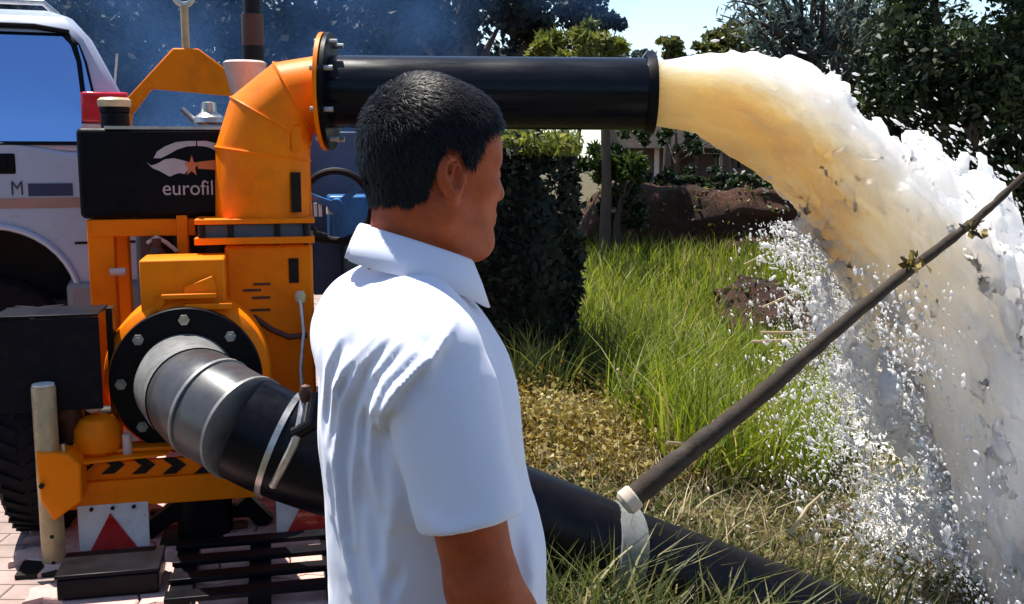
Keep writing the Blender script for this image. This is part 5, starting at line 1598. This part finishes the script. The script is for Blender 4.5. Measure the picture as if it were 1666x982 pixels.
vi = rng.integers(0, len(V), 9000)
base = V[vi]; dxb = np.maximum(base[:, 0] - J0[0] - .04, 0)
keep = rng.random(len(base)) < np.interp(dxb, [0, .1, .4, .8, 2], [0.0, .12, .5, .9, 1]); base = base[keep]; dxb = dxb[keep]
zb = J0[2] - 4.9 * (dxb / JV) ** 2
out = np.stack([np.zeros(len(base)), (base[:, 1] - DY), base[:, 2] - zb], 1); out /= np.linalg.norm(out, axis=1, keepdims=True) + 1e-6
off = rng.exponential(1, len(base)) * np.interp(dxb, [0, .3, 1, 2], [.012, .03, .055, .09])
vel = np.stack([np.full(len(base), JV), np.zeros(len(base)), -9.8 * dxb / JV], 1) + out * 1.2 + rng.normal(0, .4, (len(base), 3))
Cd = base + out * off[:, None] + rng.normal(0, .012, (len(base), 3))
rd = np.clip(rng.lognormal(math.log(.0018), .5, len(base)), .0010, .006)
ok = (np.abs(out[:, 2]) > .8) | (out[:, 1] > .25); Cd = Cd[ok]; rd = rd[ok]; vel = vel[ok]
drops('water_spray', Cd, rd, 'white droplets flung off around the falling water jet', 'spray', 3.2, vel)
# splash beside the impact, thrown over the bank
n = 46000
px_ = rng.normal(1470, 85, n); py_ = rng.uniform(360, 960, n)
ctr_ = np.interp(py_, [360, 450, 560, 680, 850, 980], [1340, 1390, 1440, 1480, 1520, 1600]); nn_ = rng.normal(0, 1, n); px_ = ctr_ + np.where(nn_ < 0, nn_, nn_ * .45) * np.interp(py_, [360, 680, 980], [50, 92, 95])
Yd = rng.uniform(3.55, 4.5, n)
Cd = np.array([tuple(P(a, c, d)) for a, c, d in zip(px_, py_, Yd)])
ok = Cd[:, 2] > tz(Cd[:, 0], Cd[:, 1]) + .005; Cd = Cd[ok]
clump = fbm(Cd[:, 0] * 6, Cd[:, 1] * 6, Cd[:, 2] * 6, 2); ok = clump > rng.uniform(.3, .62, len(Cd)); Cd = Cd[ok]
rd = np.clip(rng.lognormal(math.log(.0017), .6, len(Cd)), .0009, .008)
drops('splash_droplets', Cd, rd, 'splash of droplets thrown over the grassy bank beside the falling water', 'spray', 3.0, rng.normal(0, .6, (len(Cd), 3)) + np.array([.5, 0, -1.0]))

# mist of fine drops in front of the fall
n = 2500
py_ = rng.uniform(430, 1000, n); px_ = np.interp(py_, [430, 560, 680, 850, 1000], [1400, 1450, 1490, 1540, 1600]) - 15 + rng.exponential(1, n) * 45
Yd = rng.uniform(2.98, 3.42, n)
Cd = np.array([tuple(P(a, c, d)) for a, c, d in zip(px_, py_, Yd)])
ok = (px_ < 1760) & (fbm(Cd[:, 0] * 7, Cd[:, 1] * 4, Cd[:, 2] * 5, 2) > rng.uniform(.28, .62, n)); Cd = Cd[ok]
rd = np.clip(rng.lognormal(math.log(.0019), .55, len(Cd)), .0008, .007)
drops('fall_mist', Cd, rd, 'fine white drops in front of the falling water at right', 'spray', 2.4, rng.normal(0, .5, (len(Cd), 3)) + np.array([.3, 0, -1.0]))

# ragged foam shreds between the droplets
fx = np.arange(.85, 2.5, .012); fy = np.arange(3.5, 4.35, .014); fz = np.arange(-.45, 1.05, .012)
X = fx[:, None, None].astype(np.float32); Yg = fy[None, :, None].astype(np.float32); Z = fz[None, None, :].astype(np.float32)
xe = np.interp(fz, [-.45, -.1, .3, .6, .8, 1.0], [1.80, 1.56, 1.30, 1.14, 1.02, .92]).astype(np.float32)[None, None, :]
sd = (X - xe) / (.22 + .22 * smooth((.2 - Z) / .6))
env = 1 - np.abs(sd - .35) - np.abs(Yg - 3.85) / .5 * .75 - 1.4 * smooth((Z - .62) / .38)
nf = fbm(X * 13 + 0 * Yg + 0 * Z, Yg * 13 + 0 * X + 0 * Z, Z * 8 + 0 * X + 0 * Yg, 3); nf2 = fbm(X * 34 + 0 * Yg + 0 * Z, Yg * 34 + 0 * X + 0 * Z, Z * 26 + 0 * X + 0 * Yg, 2)
fld = (.93 - nf - .45 * (nf2 - .5) - .36 * np.clip(env, -2, 1)).astype(np.float32)
fld[0] = fld[-1] = 1; fld[:, 0] = fld[:, -1] = 1; fld[:, :, 0] = fld[:, :, -1] = 1
V, Fq = snets(fld, fx, fy, fz)
tag(mesh_np('foam_shreds', V, Fq, FOAM, attr={'foam': fbm(V[:, 0] * 8, V[:, 1] * 8, V[:, 2] * 8)}), 'ragged shreds of white water on the left edge of the fall', 'spray', kind='stuff')

# ------------------------------------------------------------------ grasses and ground cover
def blades(base, h, w, lean, v, nseg=4):
    n = len(base); base = np.asarray(base)
    az_ = rng.uniform(0, 2 * np.pi, n); dirv = np.stack([np.cos(az_), np.sin(az_), np.zeros(n)], 1)
    az2 = rng.uniform(0, 2 * np.pi, n); side = np.stack([np.cos(az2), np.sin(az2), np.zeros(n)], 1)
    h = np.asarray(h)[:, None]; lean = np.asarray(lean)[:, None]; w = np.asarray(w)[:, None]
    Vv = []
    for k in range(nseg + 1):
        t = k / nseg
        c = base + np.array([0, 0, 1]) * h * (t - .25 * lean * t * t) + dirv * h * lean * t * t
        ww = w * (1 - t ** 1.5) + .0004
        Vv += [c - side * ww * .5, c + side * ww * .5]
    m2 = 2 * (nseg + 1)
    Vv = np.stack(Vv, 1).reshape(-1, 3); i = np.arange(n)[:, None] * m2
    Ff = np.concatenate([np.concatenate([i + 2 * k, i + 2 * k + 1, i + 2 * k + 3, i + 2 * k + 2], 1) for k in range(nseg)])
    return Vv, Ff, np.repeat(v, m2)


def on_ground(x, y): return np.stack([x, y, tz(x, y)], 1)


def by_px(n, poly_sampler):
    """sample ground points from pixel positions (ground hit by ray march)"""
    px_, py_ = poly_sampler(n)
    Yq = np.full(n, 5.0)
    dirs = np.array([ray(a, c)[:] for a, c in zip(px_, py_)])
    t = np.full(n, 2.0); hit = np.zeros(n, bool)
    for k in range(220):
        pos = np.array(CAM)[None] + dirs * t[:, None]
        below = pos[:, 2] < tz(pos[:, 0], pos[:, 1]); hit |= below
        t = np.where(hit, t, t + .05)
    pos = np.array(CAM)[None] + dirs * t[:, None]
    pos = pos[hit & (pos[:, 1] < 13)]
    pos[:, 2] = tz(pos[:, 0], pos[:, 1]); return pos


# tall green grass on the bank
g = by_px(5200, lambda n: (rng.uniform(985, 1350, n), rng.uniform(590, 800, n)))
dens_ = fbm(g[:, 0] * 2.4, g[:, 1] * 2.4, g[:, 2] * 0 + 1); g = g[dens_ > rng.uniform(.32, .66, len(g))]
hgt = rng.uniform(.22, .66, len(g)) * (.6 + .8 * fbm(g[:, 0] * 3 + 5, g[:, 1] * 3, g[:, 2] * 0)) * np.interp(g[:, 0], [.4, .8, 1.6, 2.2], [.75, 1.0, .9, .45])
V, Fq, at = blades(g, hgt, rng.uniform(.006, .014, len(g)), rng.uniform(.05, .95, len(g)), np.clip(rng.normal(.5, .28, len(g)), 0, 1))
tag(mesh_np('tall_grass', V, Fq, LEAF['grass'], attr={'v': at}), 'tall bright green grass on the bank between hedge and spray', 'grass', kind='stuff')
# far low grass beyond hedge
g = by_px(9000, lambda n: (rng.uniform(940, 1420, n), rng.uniform(400, 600, n)))
V, Fq, at = blades(g, rng.uniform(.12, .38, len(g)), rng.uniform(.008, .02, len(g)), rng.uniform(.1, .7, len(g)), np.clip(rng.normal(.5, .3, len(g)), 0, 1), 3)
tag(mesh_np('meadow_grass', V, Fq, LEAF['grass'], attr={'v': at}), 'shorter grass spreading back from the bank to the red earth', 'grass', kind='stuff')
# dry yellow creeper mound
g = by_px(13000, lambda n: (rng.uniform(800, 1160, n), rng.uniform(600, 800, n)))
lim = np.array([np.interp(q[0], [-.3, .9], [1, 0]) for q in g])
g = g + np.stack([rng.normal(0, .02, len(g)), rng.normal(0, .03, len(g)), np.abs(rng.normal(0, .06, len(g)))], 1)
V, Fq, at = leaves(g, .030, 2.1, .0, np.clip(fbm(g[:, 0] * 7, g[:, 1] * 7, g[:, 2] * 7) * 1.2 - .1 + rng.normal(0, .2, len(g)), 0, 1))
tag(mesh_np('dry_creeper', V, Fq, LEAF['dry'], attr={'v': at}), 'mound of dry yellow brown leaves behind the hose and pole end', 'dry leaves', kind='stuff')
# weeds under the hedge
g = by_px(1500, lambda n: (rng.uniform(830, 1110, n), rng.uniform(560, 650, n)))
V, Fq, at = blades(g, rng.uniform(.1, .42, len(g)), rng.uniform(.008, .02, len(g)), rng.uniform(.1, .8, len(g)), rng.uniform(0, .6, len(g)), 3)
tag(mesh_np('hedge_foot_weeds', V, Fq, LEAF['weed'], attr={'v': at}), 'dark weeds growing at the foot of the hedge', 'weeds', kind='stuff')
# mixed weeds, straw and litter over the near bank
g = by_px(19000, lambda n: (rng.uniform(840, 1666, n), rng.uniform(770, 1160, n)))
g0 = g.copy(); g = g + np.stack([rng.normal(0, .01, len(g)), rng.normal(0, .01, len(g)), np.abs(rng.normal(0, .028, len(g)))], 1)
V, Fq, at = leaves(g, .034, 2.3, 0, np.clip(fbm(g[:, 0] * 6 + 4, g[:, 1] * 6, g[:, 2] * 6) * 1.3 - .15 + rng.normal(0, .22, len(g)), 0, 1))
tag(mesh_np('bank_weeds', V, Fq, LEAF['weed'], attr={'v': at}), 'low weeds and leaf litter covering the near bank around the hose', 'weeds', kind='stuff')
sel = g0[rng.random(len(g0)) < .22]
V, Fq, at = blades(sel, rng.uniform(.05, .2, len(sel)), rng.uniform(.003, .008, len(sel)), rng.uniform(.3, 1.4, len(sel)), rng.random(len(sel)), 3)
tag(mesh_np('dry_straw', V, Fq, LEAF['straw'], attr={'v': at}), 'bent dry straw among the weeds on the near bank', 'straw', kind='stuff')
# taller weeds in front of the hose
g = by_px(1500, lambda n: (rng.uniform(850, 1480, n), rng.uniform(985, 1180, n)))
V, Fq, at = blades(g, rng.uniform(.12, .34, len(g)), rng.uniform(.006, .016, len(g)), rng.uniform(.2, 1.0, len(g)), rng.random(len(g)), 3)
tag(mesh_np('hose_front_weeds', V, Fq, LEAF['weed'], attr={'v': at}), 'weeds growing up in front of the lower hose', 'weeds', kind='stuff')
# wet leaves by the shore behind splash
g = by_px(9000, lambda n: (rng.uniform(1180, 1560, n), rng.uniform(440, 800, n)))
V, Fq, at = leaves(g + np.stack([rng.normal(0, .02, len(g)), rng.normal(0, .02, len(g)), np.abs(rng.normal(0, .05, len(g)))], 1), .045, 2.2, 0, np.clip(rng.normal(.45, .3, len(g)), 0, 1))
tag(mesh_np('shore_weeds', V, Fq, LEAF['weed'], attr={'v': at}), 'wet weeds along the shore behind the splash', 'weeds', kind='stuff')
# reddish soil heap with brush on the far bank
heap = SDF(np.arange(1.6, 4.2, .07), np.arange(7.6, 10.6, .07), np.arange(-.7, .9, .05))
hp_ = P(1245, 440, 9.0); heap.ell((hp_.x, 9.0, gz(hp_.x, 9)), (.55, .7, .42), .1); heap.ell((hp_.x + .5, 9.3, gz(hp_.x, 9) - .05), (.5, .6, .3), .15)
heap.apply(lambda x, y, z: .34 * (fbm(x * 3.2 + 0 * y, y * 3.2 + 0 * x, z * 3.2) - .5) + .22 * (fbm(x * 9 + 0 * y, y * 9 + 0 * x, z * 9) - .5), (1, 7, -1), (5, 11, 1), mode='disp')
V, Fq = heap.mesh(); HV = V
tag(mesh_np('soil_heap', V, Fq, BANK), 'reddish brown soil heap on the far bank beside the spray', 'soil heap')
# litter and tufts over the soil heap and the bank face
bkv = np.array([v.co[:] for v in bank.data.vertices]); bkv = bkv[(bkv[:, 1] < 14.4) & (bkv[:, 2] > -.1)]
sc_ = np.concatenate([HV[rng.integers(0, len(HV), 900)] + rng.normal(0, .02, (900, 3)), bkv[rng.integers(0, len(bkv), 2600)] + rng.normal(0, .03, (2600, 3))])
V, Fq, at = leaves(sc_, .07, 2.2, 0, np.clip(rng.normal(.35, .3, len(sc_)), 0, 1))
tag(mesh_np('bank_litter', V, Fq, LEAF['weed'], attr={'v': at}), 'weeds and litter scattered over the earth bank and soil heap', 'litter', kind='stuff')
# dry stalks
sticks = [((1238, 541), (1405, 556), 4.2), ((1222, 556), (1392, 562), 4.3), ((1240, 500), (1330, 470), 6.0), ((1210, 430), (1290, 400), 8.4), ((1005, 600), (1030, 650), 4.8), ((1285, 870), (1340, 800), 3.3), ((1300, 880), (1360, 862), 3.3), ((1085, 720), (1130, 740), 3.6)]
for k, (a, c, Yq) in enumerate(sticks):
    pa_, pc_ = P(a[0], a[1], Yq), P(c[0], c[1], Yq + .15); md = (pa_ + pc_) / 2 + Vector((0, 0, .02))
    lab = ['upper of two pale dry stalks poking from grass into the spray', 'lower of two pale dry stalks poking from grass into the spray', 'dry twig slanting up beside the splash', 'dry branch on top of the reddish soil heap', 'pale broken reed stem at the foot of the hedge',
           'dry twig slanting up from the weeds near the shore', 'nearly level dry twig among the weeds near the shore', 'thin straw stem lying against the pole'][k]
    tag(MB().tube([pa_, md, pc_], [.007, .006, .003], 7).build('dry_stalk', LEAF['straw'], None, tuple(pa_)), lab, 'stalk', 'dry stalks')
for o in col.objects:
    if o.name.startswith('dry_stalk'):
        at_ = o.data.attributes.new('v', 'FLOAT', 'POINT'); at_.data.foreach_set('value', np.full(len(o.data.vertices), .8, dtype=np.float32))

# ------------------------------------------------------------------ exhaust smoke
sm_mat = bpy.data.materials.new('exhaust_smoke'); sm_mat.use_nodes = True
nt = sm_mat.node_tree; nt.nodes.clear()
ou = nt.nodes.new('ShaderNodeOutputMaterial'); pvol = nt.nodes.new('ShaderNodeVolumePrincipled')
pvol.inputs['Color'].default_value = (0.15, 0.36, 0.80, 1); pvol.inputs['Anisotropy'].default_value = 0.3
n1 = noise(nt, 0.9, 3, .55, 'Object')
mr = nt.nodes.new('ShaderNodeMapRange'); mr.inputs['From Min'].default_value = .47; mr.inputs['From Max'].default_value = .72; mr.inputs['To Max'].default_value = 0.36
nt.links.new(n1.outputs['Fac'], mr.inputs['Value']); nt.links.new(mr.outputs[0], pvol.inputs['Density']); nt.links.new(pvol.outputs[0], ou.inputs['Volume'])
sg = SDF(np.arange(-4.2, 1.6, .1), np.arange(4.6, 9.0, .1), np.arange(0, 4.2, .1))
sg.ell((-1.4, 6.3, 1.7), (1.7, .9, .9), .4); sg.ell((-.9, 6.8, 2.3), (1.7, 1.1, .9), .4); sg.ell((-2.4, 6.3, 2.3), (1.3, .9, .9), .4)
V, Fq = sg.mesh(); smo = mesh_np('exhaust_smoke', V, Fq, sm_mat); tag(smo, 'thin blue exhaust smoke drifting behind the pump and pipe', 'smoke', kind='stuff')
